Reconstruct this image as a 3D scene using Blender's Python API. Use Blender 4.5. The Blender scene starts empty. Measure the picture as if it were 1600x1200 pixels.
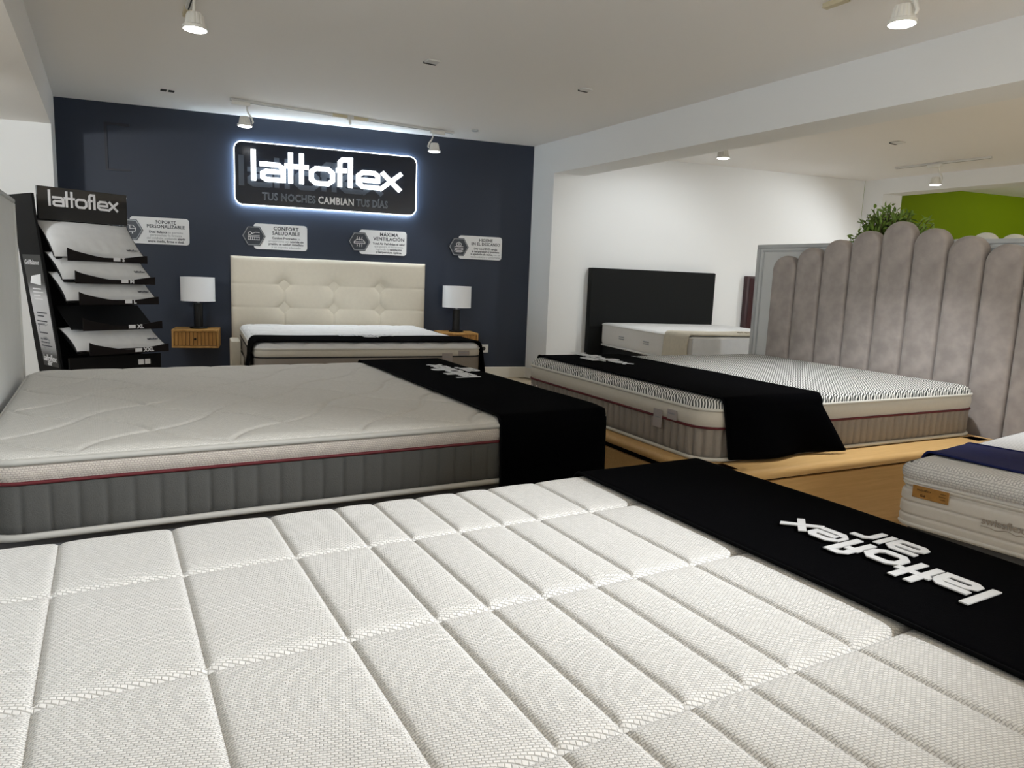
import bpy, bmesh, math, random
from mathutils import Vector, Matrix
random.seed(7)
C = bpy.context.scene.collection
S = bpy.context.scene
PI = math.pi

# ------------------------------------------------------------------ camera, world, daylight, exposure
FPX = 1109.0
pitch, roll, yaw = math.radians(8.476), math.radians(2.27), math.radians(-29.827)
CAM_H = 1.12
def cam_axes():
    cy, sy = math.cos(yaw), math.sin(yaw)
    Ry = Matrix(((cy, sy, 0), (-sy, cy, 0), (0, 0, 1)))
    W = Matrix(((1, 0, 0), (0, 0, -1), (0, 1, 0)))
    cp, sp = math.cos(pitch), math.sin(pitch)
    P = Matrix(((1, 0, 0), (0, cp, -sp), (0, sp, cp)))
    cr, sr = math.cos(roll), math.sin(roll)
    R = Matrix(((cr, -sr, 0), (sr, cr, 0), (0, 0, 1)))
    return R @ P @ W @ Ry
M3 = cam_axes()
cd = bpy.data.cameras.new('camera')
cam = bpy.data.objects.new('camera', cd); C.objects.link(cam)
cd.sensor_width = 36.0
cd.lens = FPX / 1600 * 36.0
cd.clip_start = 0.02
X_, Y_, Z_ = Vector(M3[0]), -Vector(M3[1]), -Vector(M3[2])
mw = Matrix.Identity(4)
for i in range(3):
    mw[i][0], mw[i][1], mw[i][2] = X_[i], Y_[i], Z_[i]
mw[2][3] = CAM_H
cam.matrix_world = mw
S.camera = cam

S.view_settings.view_transform = 'Standard'
S.view_settings.look = 'None'
S.view_settings.exposure = 0.0
S.view_settings.gamma = 1.0
S.view_settings.use_curve_mapping = False
S.cycles.use_denoising = True
S.cycles.max_bounces = 8
S.cycles.diffuse_bounces = 5

wd = bpy.data.worlds.new('sky'); S.world = wd; wd.use_nodes = True
wn_ = wd.node_tree.nodes; bg = wn_['Background']
sky = wn_.new('ShaderNodeTexSky'); sky.sky_type = 'NISHITA'; sky.sun_disc = False
sky.sun_elevation = math.radians(40); sky.sun_rotation = math.radians(20)
wd.node_tree.links.new(sky.outputs[0], bg.inputs[0]); bg.inputs[1].default_value = 0.12

def light(name, kind, loc, target, power, color=(1, 1, 1), parent=None, **kw):
    ld = bpy.data.lights.new(name, kind); ld.energy = power; ld.color = color
    for k, v in kw.items(): setattr(ld, k, v)
    o = bpy.data.objects.new(name, ld); C.objects.link(o)
    o.location = loc
    o.rotation_euler = (Vector(target) - Vector(loc)).to_track_quat('-Z', 'Y').to_euler()
    if parent: o.parent = parent
    return o
FRONT_Y = -8.0
# daylight through the shop front behind the photographer
light('shopfront_daylight', 'AREA', (3.0, FRONT_Y + 0.03, 1.35), (3.0, 0, 1.35), 110, (0.93, 0.97, 1.0),
      shape='RECTANGLE', size=9.0, size_y=2.2)
light('added_side_fill', 'AREA', (-2.37, 1.3, 1.65), (5, 1.8, 1.75), 66, (0.93, 0.97, 1.0), shape='RECTANGLE', size=4.4, size_y=1.0)  # added fill from an invented left window, brightens beam and upper divider
COOL = (0.95, 0.982, 1.0)
def spot(loc, target, power, deg=80, blend=0.7, color=COOL, r=0.05):
    return light('spot_beam', 'SPOT', loc, target, power, color, spot_size=math.radians(deg), spot_blend=blend, shadow_soft_size=r)

# ------------------------------------------------------------------ frames
DW = math.radians(-10.719)               # the back wall runs at this angle
WX, WY = Vector((math.cos(DW), math.sin(DW), 0)), Vector((-math.sin(DW), math.cos(DW), 0))
VB = 7.611
def wpt(u, v, z=0): return WX * u + WY * v + Vector((0, 0, z))

# ------------------------------------------------------------------ materials
def mat(name, col, rough=0.6, metal=0.0, emit=None, estr=1.0, noise=0.0, nscale=8.0, bump=0.0, bscale=200.0, spec=0.5, sheen=0.0, alpha=None, coat=0.0):
    m = bpy.data.materials.new(name); m.use_nodes = True
    nt = m.node_tree; b = nt.nodes['Principled BSDF']
    b.inputs['Base Color'].default_value = (*col, 1); b.inputs['Roughness'].default_value = rough
    b.inputs['Metallic'].default_value = metal; b.inputs['Specular IOR Level'].default_value = spec
    b.inputs['Sheen Weight'].default_value = sheen; b.inputs['Coat Weight'].default_value = coat
    if emit:
        b.inputs['Emission Color'].default_value = (*emit, 1); b.inputs['Emission Strength'].default_value = estr
    tc = nt.nodes.new('ShaderNodeTexCoord')
    if noise:
        n = nt.nodes.new('ShaderNodeTexNoise'); n.inputs['Scale'].default_value = nscale; n.inputs['Detail'].default_value = 4
        nt.links.new(tc.outputs['Object'], n.inputs['Vector'])
        r = nt.nodes.new('ShaderNodeValToRGB')
        r.color_ramp.elements[0].position = 0.3; r.color_ramp.elements[1].position = 0.7
        r.color_ramp.elements[0].color = (*[c * (1 - noise) for c in col], 1)
        r.color_ramp.elements[1].color = (*[min(1, c * (1 + noise)) for c in col], 1)
        nt.links.new(n.outputs[0], r.inputs[0]); nt.links.new(r.outputs[0], b.inputs['Base Color'])
    if bump:
        n2 = nt.nodes.new('ShaderNodeTexNoise'); n2.inputs['Scale'].default_value = bscale
        nt.links.new(tc.outputs['Object'], n2.inputs['Vector'])
        bp = nt.nodes.new('ShaderNodeBump'); bp.inputs['Strength'].default_value = bump; bp.inputs['Distance'].default_value = 0.002
        nt.links.new(n2.outputs[0], bp.inputs['Height']); nt.links.new(bp.outputs[0], b.inputs['Normal'])
    return m

def math_node(nt, op, a, b=None):
    n = nt.nodes.new('ShaderNodeMath'); n.operation = op
    for i, v in enumerate((a, b)):
        if v is None: continue
        if isinstance(v, (int, float)): n.inputs[i].default_value = v
        else: nt.links.new(v, n.inputs[i])
    return n.outputs[0]

def weave(name, c1, c2, cm, bw=0.012, bh=0.006, side=False, mortar=0.12, strength=0.5, dist=0.0015, rough=0.85, rot=0.0, sheen=0.0):
    """knitted cover: small offset loops as colour and fine relief"""
    m = bpy.data.materials.new(name); m.use_nodes = True
    nt = m.node_tree; b = nt.nodes['Principled BSDF']; b.inputs['Roughness'].default_value = rough
    b.inputs['Specular IOR Level'].default_value = 0.25; b.inputs['Sheen Weight'].default_value = sheen
    tc = nt.nodes.new('ShaderNodeTexCoord'); vec = tc.outputs['Object']
    if side:
        sp = nt.nodes.new('ShaderNodeSeparateXYZ'); nt.links.new(vec, sp.inputs[0])
        cb = nt.nodes.new('ShaderNodeCombineXYZ')
        nt.links.new(math_node(nt, 'ADD', sp.outputs[0], sp.outputs[1]), cb.inputs[0]); nt.links.new(sp.outputs[2], cb.inputs[1])
        vec = cb.outputs[0]
    mp = nt.nodes.new('ShaderNodeMapping'); nt.links.new(vec, mp.inputs[0]); mp.inputs['Rotation'].default_value = (0, 0, rot)
    br = nt.nodes.new('ShaderNodeTexBrick'); nt.links.new(mp.outputs[0], br.inputs['Vector'])
    br.inputs['Scale'].default_value = 1.0
    br.inputs['Brick Width'].default_value = bw; br.inputs['Row Height'].default_value = bh
    br.inputs['Mortar Size'].default_value = bh * mortar; br.inputs['Mortar Smooth'].default_value = 1.0
    br.inputs['Color1'].default_value = (*c1, 1); br.inputs['Color2'].default_value = (*c2, 1); br.inputs['Mortar'].default_value = (*cm, 1)
    nt.links.new(br.outputs['Color'], b.inputs['Base Color'])
    bp = nt.nodes.new('ShaderNodeBump'); bp.invert = True
    bp.inputs['Strength'].default_value = strength; bp.inputs['Distance'].default_value = dist
    nt.links.new(br.outputs['Fac'], bp.inputs['Height']); nt.links.new(bp.outputs[0], b.inputs['Normal'])
    return m

def chevron(name, light_c, dark_c, period=0.0125, zig=0.045, amp=0.0028, ang=0.72):
    m = bpy.data.materials.new(name); m.use_nodes = True
    nt = m.node_tree; b = nt.nodes['Principled BSDF']; b.inputs['Roughness'].default_value = 0.85
    tc = nt.nodes.new('ShaderNodeTexCoord'); sp = nt.nodes.new('ShaderNodeSeparateXYZ'); nt.links.new(tc.outputs['Object'], sp.inputs[0])
    ca, sa = math.cos(ang), math.sin(ang)
    along = math_node(nt, 'ADD', math_node(nt, 'MULTIPLY', sp.outputs[0], ca), math_node(nt, 'MULTIPLY', sp.outputs[1], sa))
    across = math_node(nt, 'SUBTRACT', math_node(nt, 'MULTIPLY', sp.outputs[1], ca), math_node(nt, 'MULTIPLY', sp.outputs[0], sa))
    wv_ = math_node(nt, 'MULTIPLY', math_node(nt, 'SINE', math_node(nt, 'MULTIPLY', along, 2 * PI / zig)), amp)
    s = math_node(nt, 'SINE', math_node(nt, 'MULTIPLY', math_node(nt, 'ADD', across, wv_), 2 * PI / period))
    r = nt.nodes.new('ShaderNodeValToRGB')
    r.color_ramp.elements[0].position = 0.42; r.color_ramp.elements[0].color = (*dark_c, 1)
    r.color_ramp.elements[1].position = 0.68; r.color_ramp.elements[1].color = (*light_c, 1)
    nt.links.new(math_node(nt, 'ADD', math_node(nt, 'MULTIPLY', s, 0.5), 0.5), r.inputs[0])
    nt.links.new(r.outputs[0], b.inputs['Base Color'])
    return m

def wood(name, c1, c2, scale=(2.0, 26.0, 26.0), rough=0.5, bump=0.05, axis=0):
    m = bpy.data.materials.new(name); m.use_nodes = True
    nt = m.node_tree; b = nt.nodes['Principled BSDF']; b.inputs['Roughness'].default_value = rough
    tc = nt.nodes.new('ShaderNodeTexCoord'); mp = nt.nodes.new('ShaderNodeMapping'); nt.links.new(tc.outputs['Object'], mp.inputs[0])
    mp.inputs['Scale'].default_value = scale
    n = nt.nodes.new('ShaderNodeTexNoise'); n.inputs['Scale'].default_value = 2.2; n.inputs['Detail'].default_value = 6; n.inputs['Distortion'].default_value = 0.6
    nt.links.new(mp.outputs[0], n.inputs['Vector'])
    r = nt.nodes.new('ShaderNodeValToRGB'); r.color_ramp.elements[0].position = 0.3; r.color_ramp.elements[1].position = 0.7
    r.color_ramp.elements[0].color = (*c1, 1); r.color_ramp.elements[1].color = (*c2, 1)
    nt.links.new(n.outputs[0], r.inputs[0]); nt.links.new(r.outputs[0], b.inputs['Base Color'])
    bp = nt.nodes.new('ShaderNodeBump'); bp.inputs['Strength'].default_value = bump; bp.inputs['Distance'].default_value = 0.001
    nt.links.new(n.outputs[0], bp.inputs['Height']); nt.links.new(bp.outputs[0], b.inputs['Normal'])
    return m

def srgb(r, g, b):
    f = lambda c: (c / 255 / 12.92) if c <= 10 else (((c / 255) + 0.055) / 1.055) ** 2.4
    return (f(r), f(g), f(b))

M = {}
M['white_wall'] = mat('white_wall_paint', (0.85, 0.86, 0.86), 0.75, bump=0.08, bscale=60)
M['ceiling'] = mat('ceiling_paint', (0.89, 0.875, 0.855), 0.85, bump=0.05, bscale=40)
M['navy'] = mat('navy_wall_paint', srgb(36, 46, 64), 0.55, noise=0.05, nscale=2, bump=0.12, bscale=50)
M['navy_mark'] = mat('dark_navy_paint', srgb(22, 27, 42), 0.5)
M['green'] = mat('green_wall_paint', srgb(116, 138, 6), 0.7, bump=0.05, spec=0.1)
M['skirting'] = mat('skirting_paint', (0.80, 0.78, 0.72), 0.4)
M['panel_grey'] = mat('divider_paint', (0.74, 0.76, 0.76), 0.55, noise=0.03, nscale=4)
M['panel_trim'] = mat('divider_trim_paint', (0.52, 0.54, 0.55), 0.4)
M['floor'] = wood('oak_floor_board', srgb(190, 172, 144), srgb(206, 190, 164), (2, 18, 18), 0.4)
M['oak'] = wood('light_oak', srgb(202, 162, 104), srgb(214, 176, 118), (2.2, 48, 48), 0.42)
M['oak_dark'] = wood('honey_oak', srgb(176, 130, 66), srgb(204, 158, 92), (14, 14, 2.5), 0.45)
M['oak_front'] = wood('honey_oak_front', srgb(166, 118, 56), srgb(192, 142, 78), (20, 20, 2.0), 0.5)
M['black'] = mat('black_lacquer', (0.005, 0.005, 0.0055), 0.35, spec=0.3)
M['matte_black'] = mat('matte_black', (0.005, 0.005, 0.0055), 0.7, spec=0.2)
M['gloss_black'] = mat('gloss_black_acrylic', (0.012, 0.013, 0.016), 0.06, coat=0.5)
M['velvet'] = mat('black_runner_cloth', (0.0014, 0.0014, 0.0019), 0.95, noise=0.4, nscale=260, bump=0.25, bscale=500, spec=0.02)
M['hem'] = mat('black_hem', (0.003, 0.003, 0.0035), 0.9, spec=0.05)
M['navy_cloth'] = mat('navy_runner_cloth', srgb(25, 32, 82), 0.7, noise=0.10, nscale=30, bump=0.2, bscale=300, spec=0.2)
M['silver_print'] = mat('silver_print', (0.72, 0.73, 0.75), 0.5)
M['white_print'] = mat('white_print', (0.80, 0.80, 0.82), 0.5)
M['dark_print'] = mat('dark_print', (0.05, 0.055, 0.07), 0.6)
M['grey_print'] = mat('grey_print', (0.30, 0.31, 0.33), 0.6)
M['lamp_white'] = mat('lamp_white_enamel', (0.80, 0.79, 0.74), 0.35)
M['lamp_lens'] = mat('lamp_lens_lit', (1, 1, 1), 0.3, emit=(1, 0.99, 0.96), estr=14)
M['sign_face'] = mat('sign_face', srgb(22, 30, 44), 0.18)
M['sign_glow'] = mat('sign_glow', (1, 1, 1), 0.3, emit=(0.92, 0.98, 1.0), estr=2.6)
M['sign_halo'] = mat('sign_halo_led', (1, 1, 1), 0.3, emit=(0.72, 0.88, 1.0), estr=46.0)
M['ghost_grey'] = mat('sign_ghost_grey', srgb(72, 82, 96), 0.4)
M['slogan_print'] = mat('sign_slogan_print', srgb(150, 160, 172), 0.4)
M['cream'] = mat('cream_upholstery', srgb(212, 204, 187), 0.75, noise=0.02, nscale=30, bump=0.15, bscale=500, sheen=0.15)
M['cream_button'] = mat('cream_button_cloth', srgb(186, 178, 160), 0.8)
M['mauve_velvet'] = mat('taupe_velvet', srgb(166, 157, 152), 0.85, noise=0.17, nscale=11, bump=0.35, bscale=70, sheen=0.25)
M['black_leather'] = mat('black_leatherette', srgb(18, 20, 20), 0.6, noise=0.06, nscale=30, bump=0.2, bscale=300, spec=0.2)
M['maroon'] = mat('maroon_leatherette', srgb(52, 18, 24), 0.4, noise=0.06)
M['shade'] = mat('white_lamp_shade', (0.88, 0.89, 0.91), 0.8, bump=0.1, bscale=500)
M['plastic_white'] = mat('white_plastic', (0.78, 0.78, 0.76), 0.35)
M['board_white'] = mat('board_white', (0.87, 0.88, 0.89), 0.5)
M['badge'] = mat('badge_dark', srgb(48, 54, 64), 0.4)
M['badge_rim'] = mat('badge_rim', srgb(150, 154, 158), 0.35, metal=0.3)
M['pillow'] = mat('white_pillow_cloth', (0.66, 0.66, 0.66), 0.85, noise=0.03, nscale=20, bump=0.25, bscale=300)
M['burgundy'] = mat('burgundy_piping', srgb(92, 22, 30), 0.7)
M['grey_piping'] = mat('grey_piping', (0.50, 0.49, 0.46), 0.7)
M['cream_piping'] = mat('cream_piping', (0.64, 0.62, 0.57), 0.7)
M['black_piping'] = mat('black_piping', (0.012, 0.012, 0.014), 0.6)
M['white_piping'] = mat('white_piping', (0.74, 0.73, 0.71), 0.7)
M['grey_side'] = mat('grey_mattress_side', srgb(82, 82, 80), 0.9, noise=0.06, nscale=300, bump=0.5, bscale=350)
M['taupe_side'] = mat('taupe_mattress_side', srgb(146, 138, 130), 0.9, noise=0.03, nscale=60, bump=0.2, bscale=350)
M['cream_band'] = mat('cream_border_knit', srgb(204, 198, 186), 0.85, noise=0.02, nscale=60, bump=0.2, bscale=300)
M['white_side'] = mat('white_mattress_side', (0.74, 0.72, 0.69), 0.85, noise=0.02, nscale=60, bump=0.2, bscale=350)
M['pale_blue_side'] = mat('pale_mattress_end', (0.70, 0.72, 0.75), 0.8, noise=0.03, nscale=20, bump=0.3, bscale=120)
M['waffle'] = weave('beige_waffle_band', srgb(206, 198, 190), srgb(196, 188, 180), srgb(166, 157, 150), 0.0085, 0.006, side=True, mortar=0.22, strength=0.5)
M['knit1'] = weave('white_basket_knit', (0.80, 0.79, 0.77), (0.70, 0.69, 0.67), (0.50, 0.49, 0.475), 0.0088, 0.0044, mortar=0.26, strength=0.7, dist=0.0012, rot=0.28, sheen=0.1)
M['knit2'] = weave('pale_grey_knit', srgb(212, 210, 205), srgb(202, 200, 195), srgb(178, 176, 171), 0.009, 0.0045, mortar=0.2, strength=0.4, dist=0.001)
M['knit4'] = weave('white_dotted_knit', (0.82, 0.82, 0.81), (0.78, 0.78, 0.77), (0.66, 0.66, 0.66), 0.010, 0.005, mortar=0.2, strength=0.4, dist=0.001)
M['knit5'] = weave('white_cell_knit', (0.84, 0.84, 0.84), (0.80, 0.80, 0.80), (0.52, 0.52, 0.54), 0.012, 0.009, mortar=0.26, strength=0.8, dist=0.002)
M['knit5s'] = weave('white_cell_knit_side', (0.84, 0.84, 0.84), (0.80, 0.80, 0.80), (0.52, 0.52, 0.54), 0.012, 0.009, side=True, mortar=0.26, strength=0.8, dist=0.002)
M['chevron'] = chevron('black_white_chevron_knit', (0.82, 0.82, 0.79), (0.055, 0.06, 0.058))
M['base_cloth'] = mat('grey_base_cloth', (0.11, 0.11, 0.115), 0.9, noise=0.1, nscale=80)
M['beige_base'] = mat('beige_base_cloth', srgb(176, 166, 150), 0.85, noise=0.04, nscale=60)
M['throw'] = mat('beige_throw_cloth', srgb(206, 198, 180), 0.9, noise=0.05, nscale=30, bump=0.3, bscale=150)
M['tag_cloth'] = mat('grey_tag_cloth', srgb(160, 152, 150), 0.8)
M['leather_tag'] = mat('tan_leather_tag', srgb(168, 124, 62), 0.55, noise=0.12, nscale=60)
M['leaf'] = mat('leaf_green', srgb(116, 146, 62), 0.5, noise=0.35, nscale=9)
M['stem'] = mat('stem_brown', srgb(74, 62, 40), 0.8)
M['pot'] = mat('grey_planter', (0.24, 0.24, 0.24), 0.6)
M['poster'] = None
M['yellow_tape'] = mat('yellowed_tape', srgb(204, 194, 164), 0.6)
M['rail_white'] = mat('track_white', (0.70, 0.70, 0.68), 0.4)
M['socket_dark'] = mat('dark_recess', (0.02, 0.02, 0.02), 0.8)

# ------------------------------------------------------------------ object helpers
def link(name, me, m=None, parent=None):
    o = bpy.data.objects.new(name, me); C.objects.link(o)
    if m is not None: me.materials.clear(); me.materials.append(m)
    if parent is not None: o.parent = parent
    return o
def tag(o, label=None, cat=None, group=None, kind=None):
    if label: o['label'] = label
    if cat: o['category'] = cat
    if group: o['group'] = group
    if kind: o['kind'] = kind
    return o
def thing(name, label, cat, loc=(0, 0, 0), rz=0.0, group=None):
    o = bpy.data.objects.new(name, None); C.objects.link(o)
    o.empty_display_size = 0.1; o.location = loc; o.rotation_euler = (0, 0, rz)
    return tag(o, label, cat, group)
def copy_tree(o, parent=None):
    c = o.copy(); C.objects.link(c)
    if parent is not None: c.parent = parent
    for ch in list(o.children): copy_tree(ch, c)
    return c

class MB:
    def __init__(s): s.v = []; s.f = []
    def add(s, vs, fs):
        n = len(s.v); s.v += [tuple(p) for p in vs]; s.f += [tuple(i + n for i in f) for f in fs]; return s
    def box(s, x0, x1, y0, y1, z0, z1):
        return s.add([(x0, y0, z0), (x1, y0, z0), (x1, y1, z0), (x0, y1, z0), (x0, y0, z1), (x1, y0, z1), (x1, y1, z1), (x0, y1, z1)],
                     [(3, 2, 1, 0), (4, 5, 6, 7), (0, 1, 5, 4), (1, 2, 6, 5), (2, 3, 7, 6), (3, 0, 4, 7)])
    def rbox(s, x0, x1, y0, y1, z0, z1, b=0.005, seg=2):
        bm = bmesh.new(); bmesh.ops.create_cube(bm, size=1)
        for v in bm.verts:
            v.co = Vector(((x0 + x1) / 2 + v.co.x * (x1 - x0), (y0 + y1) / 2 + v.co.y * (y1 - y0), (z0 + z1) / 2 + v.co.z * (z1 - z0)))
        bmesh.ops.bevel(bm, geom=bm.edges[:] , offset=b, segments=seg, profile=0.5, affect='EDGES')
        bm.verts.index_update()
        s.add([v.co[:] for v in bm.verts], [[v.index for v in f.verts] for f in bm.faces]); bm.free(); return s
    def prism(s, pts, a, b, axes=((1, 0, 0), (0, 1, 0), (0, 0, 1)), o=(0, 0, 0)):
        ex, ey, ez = map(Vector, axes); o = Vector(o); n = len(pts)
        vs = [o + ex * p[0] + ey * p[1] + ez * a for p in pts] + [o + ex * p[0] + ey * p[1] + ez * b for p in pts]
        fs = [tuple(range(n))[::-1], tuple(range(n, 2 * n))] + [(i, (i + 1) % n, n + (i + 1) % n, n + i) for i in range(n)]
        return s.add(vs, fs)
    def tube(s, path, r, n=8, closed=False, caps=True):
        path = [Vector(p) for p in path]; N = len(path); vs = []; fs = []
        up = None
        for i, p in enumerate(path):
            a = path[(i - 1) % N] if (closed or i > 0) else p
            b = path[(i + 1) % N] if (closed or i < N - 1) else p
            t = (b - a).normalized()
            if up is None:
                up = Vector((0, 0, 1)) if abs(t.z) < 0.9 else Vector((1, 0, 0))
            x = t.cross(up).normalized(); y = x.cross(t).normalized()
            up = y
            rr = r[i] if isinstance(r, (list, tuple)) else r
            for k in range(n):
                an = 2 * PI * k / n; vs.append(p + x * rr * math.cos(an) + y * rr * math.sin(an))
        for i in range(N if closed else N - 1):
            for k in range(n):
                a0 = i * n + k; a1 = i * n + (k + 1) % n; j = (i + 1) % N
                fs.append((a0, a1, j * n + (k + 1) % n, j * n + k))
        if not closed and caps:
            fs.append(tuple(range(n))[::-1]); fs.append(tuple((N - 1) * n + k for k in range(n)))
        return s.add(vs, fs)
    def lathe(s, prof, n=24, o=(0, 0, 0), axes=((1, 0, 0), (0, 1, 0), (0, 0, 1)), cap0=True, cap1=True, ribs=None):
        ex, ey, ez = map(Vector, axes); o = Vector(o); vs = []; fs = []
        for j, (r, z) in enumerate(prof):
            for k in range(n):
                rr = r * (ribs(j, k) if ribs else 1)
                a = 2 * PI * k / n; vs.append(o + ex * rr * math.cos(a) + ey * rr * math.sin(a) + ez * z)
        for j in range(len(prof) - 1):
            for k in range(n):
                fs.append((j * n + k, j * n + (k + 1) % n, (j + 1) * n + (k + 1) % n, (j + 1) * n + k))
        if cap0: fs.append(tuple(range(n))[::-1])
        if cap1: fs.append(tuple((len(prof) - 1) * n + k for k in range(n)))
        return s.add(vs, fs)
    def grid(s, fn, us, vs_):
        pts = [fn(u, v) for v in vs_ for u in us]; nu = len(us)
        return s.add(pts, [(j * nu + i, j * nu + i + 1, (j + 1) * nu + i + 1, (j + 1) * nu + i) for j in range(len(vs_) - 1) for i in range(nu - 1)])
    def xf(s, o, ex, ey, ez):
        o, ex, ey, ez = map(Vector, (o, ex, ey, ez))
        s.v = [tuple(o + ex * p[0] + ey * p[1] + ez * p[2]) for p in s.v]; return s
    def build(s, name, m, parent=None, smooth=None):
        me = bpy.data.meshes.new(name); me.from_pydata(s.v, [], s.f); me.validate()
        bm = bmesh.new(); bm.from_mesh(me); bmesh.ops.recalc_face_normals(bm, faces=bm.faces); bm.to_mesh(me); bm.free()
        if smooth is not None:
            me.polygons.foreach_set('use_smooth', [True] * len(me.polygons))
            if smooth < 180: me.set_sharp_from_angle(angle=math.radians(smooth))
        me.update()
        return link(name, me, m, parent)

def lin(a, b, n): return [a + (b - a) * i / (n - 1) for i in range(n)]
def rr_pts(x0, x1, y0, y1, r, n=6):
    out = []
    for cx, cy, a0 in ((x1 - r, y1 - r, 0), (x0 + r, y1 - r, 90), (x0 + r, y0 + r, 180), (x1 - r, y0 + r, 270)):
        for i in range(n + 1):
            a = math.radians(a0 + 90 * i / n); out.append((cx + r * math.cos(a), cy + r * math.sin(a)))
    return out
def dense(pts, step, closed=True):
    out = []; N = len(pts)
    for i in range(N if closed else N - 1):
        a, b = pts[i], pts[(i + 1) % N]; L = math.hypot(b[0] - a[0], b[1] - a[1]); k = max(1, int(L / step + 0.5))
        for j in range(k): out.append((a[0] + (b[0] - a[0]) * j / k, a[1] + (b[1] - a[1]) * j / k))
    if not closed: out.append(pts[-1])
    return out

# ---- lettering
GLYPH = {
 'l': ([[(0.15, 0), (0.15, 1.6)]], 0.42),
 'a': ([[(0.02, 0.89), (0.9, 0.89), (1.12, 0.72), (1.12, 0)], [(1.12, 0.11), (0.32, 0.11), (0.15, 0.22), (0.15, 0.42), (0.32, 0.53), (1.12, 0.53)]], 1.30),
 't': ([[(0.17, 1.6), (0.17, 0)], [(-0.12, 0.89), (0.52, 0.89)]], 0.52),
 'o': ([[(0.35, 0.11), (0.95, 0.11), (1.17, 0.3), (1.17, 0.7), (0.95, 0.89), (0.35, 0.89), (0.13, 0.7), (0.13, 0.3), (0.35, 0.11)]], 1.36),
 'f': ([[(0.17, 0), (0.17, 1.32), (0.32, 1.48), (0.56, 1.48)], [(-0.02, 0.89), (0.5, 0.89)]], 0.55),
 'e': ([[(1.2, 0.11), (0.35, 0.11), (0.13, 0.3), (0.13, 0.7), (0.35, 0.89), (0.95, 0.89), (1.12, 0.75), (1.12, 0.48), (0.15, 0.48)]], 1.20),
 'x': ([[(0.12, 0.98), (1.1, 0.02)], [(1.15, 0.98), (0.02, 0.02)]], 1.2),
 'i': ([[(0.15, 0), (0.15, 1.0)]], 0.40),
 'r': ([[(0.15, 0), (0.15, 0.72), (0.32, 0.89), (0.8, 0.89)]], 0.85),
}
def strokes(pl, w, z0, z1, mb):
    n = len(pl); P = [Vector((*p, 0)) for p in pl]; closed = (P[0] - P[-1]).length < 1e-6
    L = []; R = []
    for i in range(n):
        if closed: a = P[i - 1] if i > 0 else P[-2]; b = P[i + 1] if i < n - 1 else P[1]
        else: a = P[i - 1] if i > 0 else None; b = P[i + 1] if i < n - 1 else None
        d1 = (P[i] - a).normalized() if a is not None else None; d2 = (b - P[i]).normalized() if b is not None else None
        d1 = d1 or d2; d2 = d2 or d1
        n1 = Vector((-d1.y, d1.x, 0)); n2 = Vector((-d2.y, d2.x, 0)); m = (n1 + n2)
        m = m / max(0.35, (1 + n1.dot(n2)))
        L.append(P[i] + m * w / 2); R.append(P[i] - m * w / 2)
    for i in range(n - 1):
        q = [L[i], R[i], R[i + 1], L[i + 1]]
        mb.add([(p.x, p.y, z0) for p in q] + [(p.x, p.y, z1) for p in q],
               [(0, 1, 2, 3), (7, 6, 5, 4), (0, 4, 5, 1), (1, 5, 6, 2), (2, 6, 7, 3), (3, 7, 4, 0)])
def logo(text, h, width, depth, w=0.26):
    """heading letters, baseline at y=0, cap height h, total width given"""
    mb = MB(); x = 0; nst = 0
    for ch in text:
        st, adv = GLYPH[ch]
        for pl in st:
            nst += 1; strokes([(p[0] + x, p[1]) for p in pl], w, 0, 1 + 0.10 * (nst % 3), mb)
        x += adv
    sx = width / x; sy = h / 1.6
    mb.v = [(p[0] * sx, p[1] * sy, p[2] * depth) for p in mb.v]; return mb
def text_mb(body, size, depth=0.0008, bold=0.0, outline=0.0, align='LEFT', spacing=1.0):
    cu = bpy.data.curves.new('t', 'FONT'); cu.body = body; cu.size = size; cu.align_x = align; cu.resolution_u = 2
    cu.space_line = 0.95; cu.space_character = spacing
    if outline: cu.fill_mode = 'NONE'; cu.bevel_depth = outline; cu.bevel_resolution = 0
    else: cu.extrude = depth / 2; cu.offset = bold
    o = bpy.data.objects.new('t', cu); C.objects.link(o)
    dg = bpy.context.evaluated_depsgraph_get(); me = bpy.data.meshes.new_from_object(o.evaluated_get(dg))
    mb = MB(); mb.add([v.co[:] for v in me.vertices], [tuple(p.vertices) for p in me.polygons])
    bpy.data.objects.remove(o); bpy.data.curves.remove(cu); bpy.data.meshes.remove(me)
    return mb
def join(*mbs):
    out = MB()
    for m in mbs: out.add(m.v, m.f)
    return out
def shift(mb, dx=0, dy=0, dz=0):
    mb.v = [(p[0] + dx, p[1] + dy, p[2] + dz) for p in mb.v]; return mb

def struct(name, mb, m, parent=None, smooth=None):
    o = mb.build(name, m, parent, smooth)
    if parent is None: o['kind'] = 'structure'
    return o
# ------------------------------------------------------------------ the shell
ZC, ZB = 2.56, 2.232
XL0, XR0 = -2.4, 13.0
def wv(x, v): return (v - x * WY.x) / WY.y      # world y of the wall line v at world x
fl = struct('floor', MB().box(XL0, XR0, FRONT_Y, 8.6, -0.15, -0.012), M['floor'])
plank_me = None
rows = 0
y = 1.9
k = 0
for i in range(30):                                # oak boards of the aisle, running along the room depth
    x0 = 1.0 + i * 0.19
    if x0 + 0.19 > 4.15: break
    off = (0.0, 0.62, 0.31, 0.93)[i % 4]
    for j in range(6):
        y0 = 0.2 - off + j * 1.3
        y1 = y0 + 1.298
        if y0 > 6.4: continue
        if plank_me is None:
            o = MB().rbox(0, 0.188, 0, 1.298, -0.012, 0.0, 0.0015, 1).build('plank', M['floor'], fl)
            plank_me = o.data
        else:
            o = link('plank', plank_me, None, fl)
        o.location = (x0, min(y0, 6.1), 0)
struct('ceiling', MB().box(XL0, XR0, FRONT_Y, 8.6, ZC, ZC + 0.12), M['ceiling'])
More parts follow.
